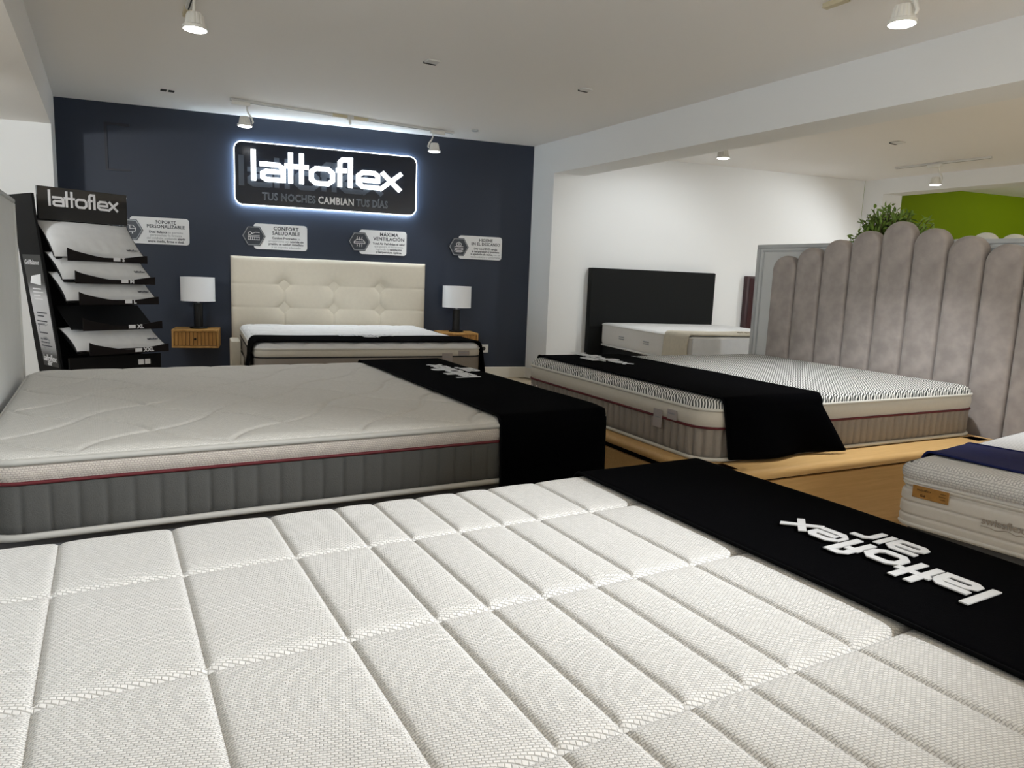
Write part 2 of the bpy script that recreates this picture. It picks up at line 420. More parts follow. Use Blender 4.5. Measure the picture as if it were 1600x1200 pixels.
def wallprism(name, u0, u1, v0, v1, z0, z1, m):
    return struct(name, MB().prism([tuple(wpt(u, v)[:2]) for u, v in ((u0, v0), (u1, v0), (u1, v1), (u0, v1))], z0, z1), m)
wallprism('wall_back', -1.795, 2.793, VB, VB + 0.15, 0, ZC, M['navy'])
wallprism('wall_back_left', -4.2, -1.795, VB, VB + 0.15, 0, ZC, M['white_wall'])
wallprism('wall_back_right', 2.793, 7.42, VB, VB + 0.15, 0, ZC, M['white_wall'])
wallprism('wall_back_far_right', 7.42, 13.2, VB, VB + 0.15, 0, ZC, M['green'])
wl_ = MB(); wl_.box(XL0 - 0.15, XL0, FRONT_Y, -1.0, 0, ZC); wl_.box(XL0 - 0.15, XL0, 3.6, 8.8, 0, ZC); wl_.box(XL0 - 0.15, XL0, -1.0, 3.6, 0, 1.1); wl_.box(XL0 - 0.15, XL0, -1.0, 3.6, 2.2, ZC)
struct('wall_left', wl_, M['white_wall'])
w2 = MB()
for yy in (-1.0, 0.5, 2.05, 3.54): w2.box(XL0 - 0.12, XL0 - 0.05, yy, yy + 0.06, 1.1, 2.2)
w2.box(XL0 - 0.12, XL0 - 0.05, -1.0, 3.6, 1.1, 1.16); w2.box(XL0 - 0.12, XL0 - 0.05, -1.0, 3.6, 2.14, 2.2)
struct('added_side_window', w2, M['skirting'])  # invented window frame, added around the side fill
struct('wall_right', MB().box(XR0, XR0 + 0.15, FRONT_Y, 8.6, 0, ZC), M['white_wall'])
wf = MB()
wf.box(XL0, -1.5, FRONT_Y - 0.15, FRONT_Y, 0, ZC); wf.box(7.5, XR0, FRONT_Y - 0.15, FRONT_Y, 0, ZC)
wf.box(-1.5, 7.5, FRONT_Y - 0.15, FRONT_Y, 0, 0.25); wf.box(-1.5, 7.5, FRONT_Y - 0.15, FRONT_Y, 2.45, ZC)
struct('wall_front', wf, M['white_wall'])
wi = MB()
for xx in (-1.5, 1.5, 4.5, 7.44): wi.box(xx, xx + 0.06, FRONT_Y - 0.12, FRONT_Y - 0.04, 0.25, 2.45)
wi.box(-1.5, 7.5, FRONT_Y - 0.12, FRONT_Y - 0.04, 0.25, 0.31); wi.box(-1.5, 7.5, FRONT_Y - 0.12, FRONT_Y - 0.04, 2.39, 2.45)
struct('window_1', wi, M['black'])
# dropped ceiling and pier on the left
XLB = -0.345
struct('ceiling_left', MB().box(XL0, XLB, FRONT_Y, wv(XLB, VB) + 0.02, ZB, ZC), M['ceiling'])
def pier(name, x0, x1, v, top):
    return struct(name, MB().prism([(x0, wv(x0, v)), (x1, wv(x1, v)), (x1, wv(x1, VB + 0.05)), (x0, wv(x0, VB + 0.05))], 0, top), M['white_wall'])
pier('wall_left_pier', XL0, XLB, 7.03, ZB)
# beam and pier between the two rooms
XB0, XB1 = 4.155, 4.50
struct('trim_1', MB().box(XB0, XB1, FRONT_Y, wv(XB0, VB) + 0.02, ZB, ZC), M['white_wall'])
pier('wall_right_pier', XB0, XB1, 7.19, ZB)
# beam and pier to the green room
struct('trim_2', MB().box(8.71, 9.02, FRONT_Y, wv(8.71, VB) + 0.02, 2.372, ZC), M['white_wall'])
pier('wall_far_pier', 8.71, 9.02, 7.345, 2.372)
# skirting boards
def skirt(name, p, q, h=0.12, t=0.012):
    p, q = Vector((*p, 0)), Vector((*q, 0)); d = (q - p).normalized(); n = Vector((d.y, -d.x, 0)); L = (q - p).length
    mb = MB().prism([(0, 0), (t, 0), (t, h - 0.008), (t - 0.006, h), (0, h)], 0, L, (n, (0, 0, 1), d), p)
    return struct(name, mb, M['skirting'])
a = wpt(-1.79, VB); b = wpt(2.79, VB)
skirt('baseboard_back', a[:2], b[:2])
skirt('baseboard_right', (XB0, wv(XB0, VB)), (XB0, wv(XB0, 7.19)))
skirt('baseboard_pier', (XB0, wv(XB0, 7.19)), (XB1, wv(XB1, 7.19)))
# raised dark outline left on the navy wall by an old fitting
def wall_local(mb): return mb.xf(wpt(0, VB), WX, (0, 0, 1), -WY)
mk = MB()
mk.box(-1.400, -1.378, 1.965, 2.378, 0, 0.010); mk.box(-1.40, -1.19, 2.358, 2.384, 0, 0.0105); mk.box(-1.395, -1.195, 1.958, 1.974, 0, 0.0105)
tag(wall_local(mk).build('wall_mark', M['navy_mark']), 'dark bracket shaped outline left on the upper left of the navy wall', 'wall mark')

# ------------------------------------------------------------------ mattresses
def ring_loft(pts2, prof, closed=True, chan=None):
    """pts2: dense outline; prof: [(outset, z)]; chan(s, j) extra outset at arc length s"""
    N = len(pts2); mb = MB(); nrm = []; sl = [0.0]
    for i in range(N):
        a, b = pts2[i - 1], pts2[(i + 1) % N]; dx, dy = b[0] - a[0], b[1] - a[1]; l = math.hypot(dx, dy) or 1
        nrm.append((dy / l, -dx / l))
        if i: sl.append(sl[-1] + math.hypot(pts2[i][0] - pts2[i - 1][0], pts2[i][1] - pts2[i - 1][1]))
    for j, (o, zz) in enumerate(prof):
        for i in range(N):
            e = o + (chan(sl[i], j / (len(prof) - 1)) if chan else 0)
            mb.v.append((pts2[i][0] + nrm[i][0] * e, pts2[i][1] + nrm[i][1] * e, zz))
    for j in range(len(prof) - 1):
        for i in range(N):
            k2 = (i + 1) % N; mb.f.append((j * N + i, j * N + k2, (j + 1) * N + k2, (j + 1) * N + i))
    return mb
def outline(L, W, r): return rr_pts(0, L, 0, W, r, 8)

def prof_top(d, E):
    if d >= E: return 1.0
    t = max(0.0, d / E); return math.sqrt(max(0.0, 1 - (1 - t) ** 2))

def mattress(name, label, loc, rz, L, W, z0, zp, zl, zt, r, side_m, band_m, top_m, mid_m, lip_m, quilt, step, E=0.07, chan=0.067, cdepth=0.0075, group=None, bottom_m=None, pip=0.006, lip=0.008, seams=None, gxs=(), gys=(), pleat=False):
    t = thing(name, label, 'mattress', loc, rz, group)
    ol = outline(L, W, r); dn = dense(ol, 0.0055 if chan else 0.03)
    if chan:
        if pleat: cf = lambda s, q: -cdepth * (1 - abs(math.sin(PI * s / chan)) ** 0.6) * min(1, 8 * q, 8 * (1 - q))
        else: cf = lambda s, q: -cdepth * math.exp(-abs((s + chan / 2) % chan - chan / 2) / 0.0065) * min(1, 8 * q, 8 * (1 - q)) + 0.002 * math.sin(PI * q)
    else: cf = None
    if seams:
        prof = []
        for i in range(41):
            q = i / 40; zz = z0 + (zp - z0) * q; e = -0.006
            for sq in seams: e -= 0.008 * math.exp(-((q - sq) / 0.025) ** 2)
            e += 0.012 * (1 - abs(2 * q - 1) ** 6); prof.append((e, zz))
    else:
        prof = [(-0.020 + 0.020 * math.sin(min(1, q * 4) * PI / 2), z0 + (zp - z0) * q) for q in lin(0, 1, 12)]
    ring_loft(dn, prof, chan=cf).build('side_panel', side_m, t, 180)
    MB().prism(ol, z0 - 0.001, z0 + 0.004).build('underside', side_m, t)
    if zl > zp + 0.005:
        ring_loft(dense(ol, 0.04), [(-0.004 + 0.009 * math.sin(PI * q), zp + (zl - zp) * q) for q in lin(0, 1, 8)]).build('border_band', band_m, t, 180)
    po = dense(ol, 0.05)
    if mid_m: MB().tube([(p[0], p[1], zp) for p in po], pip, 6, True).build('piping', mid_m, t, 180)
    MB().tube([(p[0], p[1], zl) for p in po], lip, 6, True).build('lip_piping', lip_m, t, 180)
    if bottom_m: MB().tube([(p[0], p[1], z0 + 0.009) for p in po], lip + 0.001, 6, True).build('bottom_piping', bottom_m, t, 180)
    us = lin(-L / 2, L / 2, max(8, int(L / step))); vs = lin(-W / 2, W / 2, max(8, int(W / step)))
    # finer rows at the rims
    def refine(a, half):
        s = set(a)
        for q in (0.004, 0.009, 0.016, 0.025, 0.035, 0.05): s.add(-half + q); s.add(half - q)
        return sorted(s)
    us, vs = refine(us, L / 2), refine(vs, W / 2)
    def lines(a, gs, half):
        a = [p for p in a if all(abs(p + half - g) > 0.026 for g in gs) or abs(abs(p) - half) < 1e-6]
        for g in gs:
            for q in (-0.024, -0.016, -0.011, -0.0075, -0.005, -0.0025, 0.0, 0.0025, 0.005, 0.0075, 0.011, 0.016, 0.024):
                if abs(g - half + q) < half - 0.001: a.append(g - half + q)
        return sorted(set(a))
    us, vs = lines(us, gxs, L / 2), lines(vs, gys, W / 2)
    rc = r
    def fn(x, yy):
        d = min(L / 2 - abs(x), W / 2 - abs(yy)); dx, dy = abs(x) - (L / 2 - rc), abs(yy) - (W / 2 - rc)
        X, Y = x, yy
        if dx > 0 and dy > 0:
            m_, l_ = max(dx, dy), math.hypot(dx, dy); k_ = m_ / l_ if l_ else 1
            X = math.copysign(L / 2 - rc + dx * k_, x); Y = math.copysign(W / 2 - rc + dy * k_, yy)
        zz = zl + (zt - zl) * prof_top(d, E) + quilt(X + L / 2, Y + W / 2) * min(1.0, max(0.0, (d - 0.004) / 0.03))
        return (X + L / 2, Y + W / 2, zz)
    MB().grid(fn, us, vs).build('quilted_top', top_m, t, 180)
    return t

def runner(name, label, bed, bp, x0, x1, hang_near, hang_far, m, skew=0.0, shear=0.0, flare=0.012, group=None, th=0.005, wr=0.003, E=None, seed=0, rc=0.06, g=0.012):
    """a strip of cloth laid across a bed, hanging down the sides; bp = (L, W, zl, zt, E)"""
    L, W, zl, zt, Eb = bp; E = E or Eb
    t = thing(name, label, 'bed runner', bed.location, bed.rotation_euler.z, group)
    path = []
    ztop = zt + g
    R = E * 0.75
    for q in lin(0, 1, 12):
        if hang_near > 0.001: path.append((-g - 0.004, zl - 0.01 - hang_near * (1 - q), (1 - q)))
    for q in lin(0.0, 1, 10)[1:]:
        a = PI / 2 * q; path.append((-g + (R) * (1 - math.cos(a)), zl - 0.01 + (ztop - zl + 0.01) * math.sin(a), 0.0))
    for q in lin(0, 1, 70)[1:]:
        path.append((-g + R + (W - 2 * R + 2 * g) * q, ztop, 0.0))
    for q in lin(0, 1, 10)[1:]:
        a = PI / 2 * (1 - q); path.append((W + g - R * (1 - math.cos(a)), zl - 0.01 + (ztop - zl + 0.01) * math.sin(a), 0.0))
    for q in lin(0, 1, 12)[1:]:
        if hang_far > 0.001: path.append((W + g + 0.004, zl - 0.01 - hang_far * q, q))
    n = len(path)
    def fn(u, j):
        yv, zv, hq = path[int(j)]
        x = x0 + (x1 - x0) * u + shear * (yv / W - 0.5)
        x += skew * hq * (0.25 + 0.75 * u) * (1 if yv < W / 2 else 0)
        # follow the foot rim of the bed
        de = min(L - x, x)
        if hq == 0 and de < E:
            cap = zl + g + (zt - zl) * prof_top(max(de + 0.004, 0), E)
            zv = min(zv, cap + 0.002)
        ye = max(0.0, min(yv, W - yv)); sx = x - (L - rc)
        if sx > 0 and ye < rc and yv < W / 2:
            k_ = 1 - ye / rc; an = min(sx / rc, 1.35) * k_ ** 0.5
            x = L - rc + sx + (rc * math.sin(an) - sx) * k_; yv = yv + (1 if yv < W / 2 else -1) * rc * (1 - math.cos(an)) * k_
        s = -1 if yv < W / 2 else 1
        yv2 = yv + s * flare * hq * (1 + 0.6 * math.sin(u * 9 + seed) ) * 1.0
        zz = zv + wr * (0.5 + 0.5 * math.sin(yv * 9 + u * 3 + seed)) * (0.6 + 0.4 * math.sin(u * 7 - yv * 5 + seed)) * (1 - hq)
        return (x, yv2, zz)
    us = lin(0, 1, 28)
    mb = MB().grid(fn, us, list(range(n)))
    o = mb.build('cloth', m, t, 180)
    md = o.modifiers.new('thickness', 'SOLIDIFY'); md.thickness = th; md.offset = 1.0
    hm = MB()
    for u in (0.0, 1.0): hm.tube([tuple(Vector(fn(u, j)) + Vector((0, 0, 0.003))) for j in range(n)], 0.0048, 6)
    hm.build('hem', M['hem'] if m is M['velvet'] else m, t, 180)
    return t
def runner_logo(t, origin, ex, ey, size, z, width, sub=True, mat_=None):
    """heading plus the small second line, lying on the cloth"""
    h = size; mb = logo('lattoflex', h, width, 0.0022, 0.27)
    if sub:
        s = logo('air', h * 0.62 * 1.6, width * 0.34, 0.0022, 0.24); shift(s, width * 0.40, -h * 0.80)
        mb = join(mb, s)
    ez = (0, 0, 1)
    mb.xf((*origin, z), (*ex, 0), (*ey, 0), ez)
    return mb.build('logo_print', mat_ or M['silver_print'], t)

# --- foreground bed
B1L, B1W = 2.01, 1.68
B1 = (-0.345, -0.02)
gx = [v - B1[0] for v in (-0.103, 0.103, 0.307, 0.456, 0.553, 0.663, 0.775, 0.870, 1.020, 1.30, 1.50)]
gy = [v - B1[1] for v in (0.283, 0.645, 1.012, 1.368)]
def groove(d, deep):
    return -deep * (0.5 * math.exp(-(d / 0.0055) ** 2) + 0.5 * math.exp(-d / 0.016)) if d < 0.12 else 0.0
def q1(x, y):
    dx = min(abs(x - g) for g in gx); dy = min(abs(y - g) for g in gy)
    a, b_ = groove(dx, 0.0085), groove(dy, 0.014)
    return min(a, b_) + 0.25 * max(a, b_)
bed1 = mattress('mattress', 'white mattress quilted in rectangular blocks, filling the foreground', (*B1, 0), 0, B1L, B1W, 0.33, 0.46, 0.515, 0.562, 0.06,
                M['taupe_side'], M['cream_band'], M['knit1'], M['burgundy'], M['cream_piping'], q1, 0.018, E=0.05, gxs=gx, gys=gy)
def bed_base(name, label, loc, rz, L, W, z1, m, legs=True, inset=0.03, z0=0.10):
    t = thing(name, label, 'bed base', loc, rz)
    MB().rbox(inset, L - inset, inset, W - inset, z0, z1, 0.015, 2).build('base_box', m, t, 40)
    for xx in (0.18, L - 0.18):
        for yy in (0.15, W - 0.15):
            MB().lathe([(0.022, 0.0), (0.03, z0 + 0.001)], 12, (xx, yy, 0)).build('leg', M['black'], t, 40)
    return t
bed_base('divan', 'grey upholstered base under the foreground block-quilted mattress', (*B1, 0), 0, B1L, B1W, 0.329, M['base_cloth'])
r1 = runner('bed_runner', 'black velvet runner with large silver lettering on the foreground bed', bed1, (B1L, B1W, 0.515, 0.562, 0.05), 1.152 - B1[0] + 0.005, B1L + 0.004, 0.12, 0.12, M['velvet'], shear=0.03, wr=0.0016, seed=1, g=0.005)
runner_logo(r1, (1.425 - B1[0], 0.625 - B1[1]), (0, 1), (-1, 0), 0.115, 0.5765, 0.45)

# --- second bed on the left
B2L, B2W = 2.075, 1.74
B2 = (-0.325, 2.215)
def q2(x, y):
    px, py = 0.40, 0.46
    xx = x / px + 0.06 * math.sin(y / py * 2 * PI); yy = y / py + 0.06 * math.sin(x / px * 2 * PI)
    a = (xx + yy + 0.42) % 1.0; b_ = (xx - yy + 0.38) % 1.0
    d = min(min(a, 1 - a), min(b_, 1 - b_)) * 0.29
    return -0.009 * (0.5 * math.exp(-(d / 0.006) ** 2) + 0.5 * math.exp(-d / 0.022))
bed2 = mattress('mattress', 'pale grey diamond-quilted mattress with dark grey channelled side, left', (*B2, 0), 0, B2L, B2W, 0.372, 0.530, 0.588, 0.612, 0.11,
                M['grey_side'], M['waffle'], M['knit2'], M['burgundy'], M['grey_piping'], q2, 0.0075, E=0.05, chan=0.067, bottom_m=M['grey_piping'], lip=0.0095, pip=0.0055)
bed_base('divan', 'grey upholstered base under the diamond-quilted mattress at left', (*B2, 0), 0, B2L, B2W, 0.371, M['base_cloth'])
r2 = runner('bed_runner', 'black runner hanging over the near side of the left diamond-quilted bed', bed2, (B2L, B2W, 0.588, 0.612, 0.05), 1.235 - B2[0], B2L + 0.006, 0.235, 0.2, M['velvet'], shear=0.02, wr=0.002, seed=3, rc=0.11, g=0.007)
runner_logo(r2, (1.60 - B2[0], 3.10 - B2[1]), (0, 1), (-1, 0), 0.13, 0.629, 0.50)

# --- bed on the right with the chevron top
B3 = (2.205, 2.165); R3 = math.radians(-2.6); B3L, B3W = 1.965, 1.66
def q3(x, y):
    dx = min(abs((x + 0.17) % 0.335), abs(0.335 - (x + 0.17) % 0.335)); dy = min(abs(y - 0.41), abs(y - 0.83), abs(y - 1.25))
    return -0.006 * math.exp(-(dx / 0.010)) - 0.005 * math.exp(-(dy / 0.012))
bed3 = mattress('mattress', 'black and white chevron-top mattress on the oak platform at right', (*B3, 0), R3, B3L, B3W, 0.362, 0.510, 0.590, 0.632, 0.12,
                M['taupe_side'], M['cream_band'], M['chevron'], M['burgundy'], M['cream_piping'], q3, 0.014, E=0.045, chan=0.050, cdepth=0.017, pleat=True, bottom_m=M['cream_piping'], lip=0.008)
r3 = runner('bed_runner', 'black runner draped across the chevron-top bed with a folded corner', bed3, (B3L, B3W, 0.590, 0.632, 0.045), 0.09, 0.69, 0.205, 0.15, M['velvet'], skew=0.12, flare=0.035, wr=0.003, seed=5, g=0.008)
runner_logo(r3, (0.33, 1.66), (0, -1), (1, 0), 0.11, 0.653, 0.60)
# sewn tags on its foot end
def sewn_tag(bed, yy, zz, w, h, m=None):
    mb = MB().rbox(-0.0115, -0.0075, yy - w / 2, yy + w / 2, zz - h, zz, 0.0012, 1); o = mb.build('sewn_tag', m or M['tag_cloth'], bed)
    tm = logo('lattoflex', w * 0.14, w * 0.7, 0.0006, 0.26); tm.xf((-0.0118, yy + w * 0.35, zz - h * 0.45), (0, -1, 0), (0, 0, 1), (-1, 0, 0))
    tm.build('tag_print', M['grey_print'], o)
sewn_tag(bed3, 0.315, 0.545, 0.062, 0.085)
sewn_tag(bed3, 0.215, 0.560, 0.066, 0.045)
lg = logo('lattoflex', 0.055, 0.19, 0.0012, 0.26).xf((-0.006, 1.60, 0.425), (0, -1, 0), (0, 0, 1), (-1, 0, 0)); lg.build('logo_print', mat('pinkish_print', srgb(214, 200, 200), 0.7), bed3)
# oak platform
pf = thing('bed_platform', 'light oak platform with rounded rail under the chevron-top bed', 'bed base', (*B3, 0), R3)
PX0, PX1, PY0, PY1 = -0.065, 1.965, -0.175, B3W + 0.16
pol = dense(rr_pts(PX0, PX1, PY0, PY1, 0.06, 6), 0.06)
ring_loft(pol, [(-0.10, 0.317), (-0.016, 0.316), (-0.006, 0.320), (-0.001, 0.328), (0.0, 0.338), (-0.003, 0.347), (-0.010, 0.355), (-0.020, 0.360), (-0.035, 0.361), (-0.16, 0.361)]).build('rail', M['oak'], pf, 50)
MB().box(PX0 + 0.12, PX1 - 0.12, PY0 + 0.12, PY1 - 0.12, 0.335, 0.358).build('bed_deck', M['oak'], pf)
MB().rbox(PX0 + 0.03, PX1 - 0.01, PY0 + 0.020, PY0 + 0.040, 0.0, 0.306, 0.002, 1).build('side_board', M['oak'], pf)
MB().rbox(PX0 + 0.03, PX1 - 0.01, PY1 - 0.042, PY1 - 0.022, 0.0, 0.313, 0.002, 1).build('side_board', M['oak'], pf)
MB().box(PX0 + 0.03, PX1 - 0.02, PY0 + 0.034, PY0 + 0.05, 0.0, 0.316).build('gap_shade_strip', M['matte_black'], pf)  # black strip puts the shade under the rail into colour
MB().box(PX0 + 0.06, PX0 + 0.08, PY0 + 0.05, PY1 - 0.05, 0.0, 0.313).build('gap_shade_board', M['matte_black'], pf)  # black board stands in for the shade in the drawer gap
for q in range(2):
    ya = PY0 + 0.05 + q * (PY1 - PY0 - 0.10) / 2
    MB().rbox(PX0 + 0.025, PX0 + 0.045, ya + 0.004, ya + (PY1 - PY0 - 0.10) / 2 - 0.004, 0.02, 0.285, 0.002, 1).build('drawer_front', M['oak'], pf)

# --- cream bed against the navy wall
B4 = (0.905, 5.33); R4 = math.radians(-6.0); B4L, B4W = 1.96, 1.76     # local x runs from foot to head
def q4(x, y):
    px, py = 0.36, 0.36
    a = (x / px + y / py) % 1.0; b_ = (x / px - y / py + 0.3) % 1.0
    d = min(min(a, 1 - a), min(b_, 1 - b_)) * 0.25
    return -0.013 * math.exp(-(d / 0.011))
# local frame: x along the length (foot -> head), y across (right -> left)
R4L = R4 + PI / 2
f4 = Vector((math.cos(R4), math.sin(R4), 0))
O4 = Vector((*B4, 0)) + f4 * B4W           # foot right corner; local +y points left
bed4 = mattress('mattress', 'white diamond-quilted mattress in front of the cream tufted headboard', O4, R4L, B4L, B4W, 0.325, 0.478, 0.540, 0.585, 0.09,
                M['taupe_side'], M['cream_band'], M['knit4'], M['black_piping'], M['cream_piping'], q4, 0.011, E=0.07, chan=0, lip=0.008)
stc = MB()
for sg_ in (1, -1):
    for k_ in range(-6, 14):
        c_ = k_ + (0.0 if sg_ > 0 else -0.3); run = []
        for yy in lin(0.04, B4W - 0.04, 60):
            xx = 0.36 * (c_ - sg_ * yy / 0.36)
            if 0.05 < xx < B4L - 0.05: run.append((xx, yy, 0.5755))
        if len(run) > 3: stc.tube(run, 0.0032, 4)
so4 = stc.build('quilt_stitching', mat('grey_stitching', (0.30, 0.30, 0.30), 0.8), bed4); so4['kind'] = 'stuff'
b4b = bed_base('divan', 'beige upholstered base under the bed at the navy wall', O4, R4L, B4L, B4W, 0.324, M['beige_base'])
MB().rbox(B4L - 0.42, B4L - 0.02, B4W + 0.012, B4W + 0.095, 0.0, 0.45, 0.012, 2).build('side_wing', M['cream'], b4b, 40)
r4 = runner('bed_runner', 'black runner along the foot of the bed at the navy wall', bed4, (B4L, B4W, 0.540, 0.585, 0.07), 0.035, 0.44, 0.24, 0.24, M['velvet'], flare=0.022, wr=0.003, seed=8)
runner_logo(r4, (0.30, 1.10), (0, -1), (1, 0), 0.15, 0.614, 0.44)
sewn_tag(bed4, 0.30, 0.505, 0.085, 0.075)
sewn_tag(bed4, 0.16, 0.525, 0.09, 0.04)

# --- white bed at the right edge
B5 = (2.552, 1.512); R5 = math.radians(7.0); B5L, B5W = 1.75, 1.35
# local x foot -> head, local y from far (0) towards the photographer is negative: shift origin
c5 = Vector((math.cos(R5), math.sin(R5), 0)); s5 = Vector((-math.sin(R5), math.cos(R5), 0))
O5 = Vector((*B5, 0)) - s5 * B5W
bed5 = mattress('mattress', 'white mattress with cellular knit top and tan leather tag, right edge', O5, R5, B5L, B5W, 0.268, 0.418, 0.438, 0.515, 0.055,
                M['white_side'], M['white_side'], M['knit5'], None, M['white_piping'], lambda x, y: 0.0, 0.02, E=0.045, chan=0, lip=0.007, bottom_m=M['white_piping'], seams=(0.30, 0.62, 0.93))
ring_loft(dense(outline(B5L, B5W, 0.055), 0.04), [(-0.002, 0.440), (0.009, 0.452), (0.013, 0.467), (0.010, 0.482), (0.001, 0.494), (-0.010, 0.501)]).build('top_cover_edge', M['knit5s'], bed5, 180)
bed_base('divan', 'grey base under the white mattress at the right edge', O5, R5, B5L, B5W, 0.267, M['base_cloth'])
r5 = runner('bed_runner', 'dark blue runner across the white mattress at the right edge', bed5, (B5L, B5W, 0.438, 0.515, 0.045), 0.155, 0.52, 0.0, 0.0, M['navy_cloth'], wr=0.007, seed=2, g=0.003, th=0.003)
lt = MB().rbox(-0.0125, -0.0085, B5W - 0.178, B5W - 0.055, 0.385, 0.430, 0.0012, 1).build('leather_tag', M['leather_tag'], bed5)
tag(lt, 'tan leather tag')
stamp = mat('tag_stamp', srgb(80, 52, 22), 0.7)
for mb in (text_mb('swissflex', 0.014, 0.0006), shift(text_mb('Gel', 0.013, 0.0006, bold=0.0003), 0.012, -0.020)):
    mb.xf((-0.0128, B5W - 0.07, 0.412), (0, -1, 0), (0, 0, 1), (-1, 0, 0)); mb.build('tag_print', stamp, lt)
for q in range(3):
    MB().box(-0.0131, -0.0126, B5W - 0.168, B5W - 0.150 + 0.004 * (q % 2), 0.417 - q * 0.010, 0.419 - q * 0.010).build('tag_mark', stamp, lt)
sw = text_mb('swissflex', 0.036, 0.001, bold=0.0005).xf((-0.0075, B5W - 0.285, 0.352), (0, -1, 0), (0, 0, 1), (-1, 0, 0))
wvp = [(-0.0075, B5W - 0.285 - q * 0.14, 0.343 + 0.004 * math.sin(q * 14) * (1 if 0.2 < q < 0.8 else 0.2)) for q in lin(0, 1, 24)]
emb = mat('embossed_grey', srgb(168, 158, 148), 0.8)
sw.build('logo_print', emb, bed5); MB().tube(wvp, 0.0013, 4).build('logo_wave', emb, bed5)

# --- white bed in the next room
O6u, O6v = 3.655, 5.62
def wthing(name, label, cat, u, v, z=0, group=None): return thing(name, label, cat, wpt(u, v, z), DW, group)
B6L, B6W = 1.86, 1.62
bed6 = mattress('mattress', 'white mattress in front of the black headboard in the next room', wpt(O6u + B6W, O6v), DW + PI / 2, B6L, B6W, 0.395, 0.628, 0.634, 0.655, 0.06,
                M['white_side'], M['white_side'], M['knit4'], None, M['white_piping'], lambda x, y: -0.004 * math.exp(-min(abs(x % 0.3), abs(0.3 - x % 0.3)) / 0.02), 0.03, E=0.05, chan=0, bottom_m=M['white_piping'])
for xx in (0.78, 1.32):
    hd = MB(); 
    for dz in (-0.012, 0.012): hd.tube([(xx - 0.05, B6W + 0.004, 0.52 + dz), (xx - 0.045, B6W + 0.012, 0.52 + dz), (xx + 0.045, B6W + 0.012, 0.52 + dz), (xx + 0.05, B6W + 0.004, 0.52 + dz)], 0.005, 6)
    hd.build('side_handle', M['grey_print'], bed6)
t6 = thing('divan', 'black base under the white mattress in the next room', 'bed base', wpt(O6u + B6W, O6v), DW + PI / 2)
MB().rbox(0.02, B6L - 0.02, 0.02, B6W - 0.02, 0.06, 0.394, 0.012, 2).build('base_box', M['matte_black'], t6, 40)
for xx in (0.15, B6L - 0.15):
    for yy in (0.15, B6W - 0.15): MB().lathe([(0.03, 0), (0.03, 0.061)], 10, (xx, yy, 0)).build('leg', M['black'], t6)
th6 = runner('bed_throw', 'beige throw over the foot of the white bed in the next room', bed6, (B6L, B6W, 0.634, 0.655, 0.05), 0.012, 0.42, 0.2, 0.23, M['throw'], wr=0.006, flare=0.012, seed=4)
th6['category'] = 'throw'
tp = mat('throw_print', srgb(150, 140, 122), 0.8)
for q in range(5):
    pl = [(0.22 + 0.012 * math.sin(k_ * 1.7 + q), 0.95 - q * 0.09 - k_ * 0.011, 0.681) for k_ in range(7)]
    MB().tube(pl, 0.004, 4).build('printed_mark', tp, th6)
MB().rbox(-0.02, -0.008, 0.02, B6W - 0.02, 0.40, 0.635, 0.005, 2).build('end_panel', M['pale_blue_side'], bed6, 40)
hb6 = wthing('headboard', 'black leatherette headboard against the white wall of the next room', 'headboard', 3.515, VB)
MB().rbox(0, 1.66, -0.10, -0.003, 0.0, 1.275, 0.008, 2).build('board', M['black_leather'], hb6, 40)
MB().rbox(0.0, 1.66, -0.108, -0.101, 0.60, 1.270, 0.003, 1).build('front_panel', M['black_leather'], hb6, 40)
hb7 = wthing('headboard', 'dark maroon headboard half hidden behind the grey divider', 'headboard', 5.665, VB)
MB().rbox(0, 1.5, -0.075, -0.003, 0.0, 1.262, 0.008, 2).build('board', M['maroon'], hb7, 40)
MB().rbox(0.035, 1.47, -0.083, -0.074, 0.05, 1.235, 0.003, 1).build('front_panel', M['maroon'], hb7, 40)

# ------------------------------------------------------------------ cream tufted headboard
hb = wthing('headboard', 'cream tufted headboard with six buttons on the navy wall', 'headboard', -0.345, VB)
HW, HZ0, HZ1 = 1.93, 0.0, 1.232
TU = [0.50, 0.985, 1.455]; TZ = [0.965, 0.735]
def hbf(u, w_):
    zz = w_; d = min(u, HW - u, HZ1 - zz); 
    y = -0.062 - 0.036 * prof_top(max(0.0, d), 0.05)
    for tu in TU:
        for tz in TZ:
            r2_ = ((u - tu) ** 2 + (zz - tz) ** 2); y += 0.046 * math.exp(-math.sqrt(r2_) / 0.045) + 0.034 * math.exp(-(abs(u - tu) / 0.075 + abs(zz - tz) / 0.065))
    for tu in TU:                                   # vertical pulls between and below the buttons
        if zz < TZ[0] + 0.02: y += 0.011 * math.exp(-abs(u - tu) / 0.010) * min(1, max(0, (TZ[0] + 0.02 - zz) / 0.03))
    for tz in TZ:
        du = min(abs(u - tu) for tu in TU)
        y += 0.012 * math.exp(-abs(zz - tz) / 0.010) * (math.exp(-du / 0.09) + math.exp(-min(u, HW - u) / 0.10))
    return (u, min(y, -0.02), zz)
MB().grid(hbf, lin(0, HW, 240), lin(HZ0, HZ1, 150)).build('padded_front', M['cream'], hb, 180)
MB().rbox(0.002, HW - 0.002, -0.064, -0.003, 0.0, HZ1 - 0.002, 0.004, 1).build('board', M['cream'], hb)
for tu in TU:
    for tz in TZ:
        MB().lathe([(0.001, 0.010), (0.008, 0.008), (0.012, 0.003), (0.013, -0.004)], 12, (tu, hbf(tu, tz)[1] - 0.004, tz), ((1, 0, 0), (0, 0, 1), (0, -1, 0))).build('button', M['cream_button'], hb, 60)

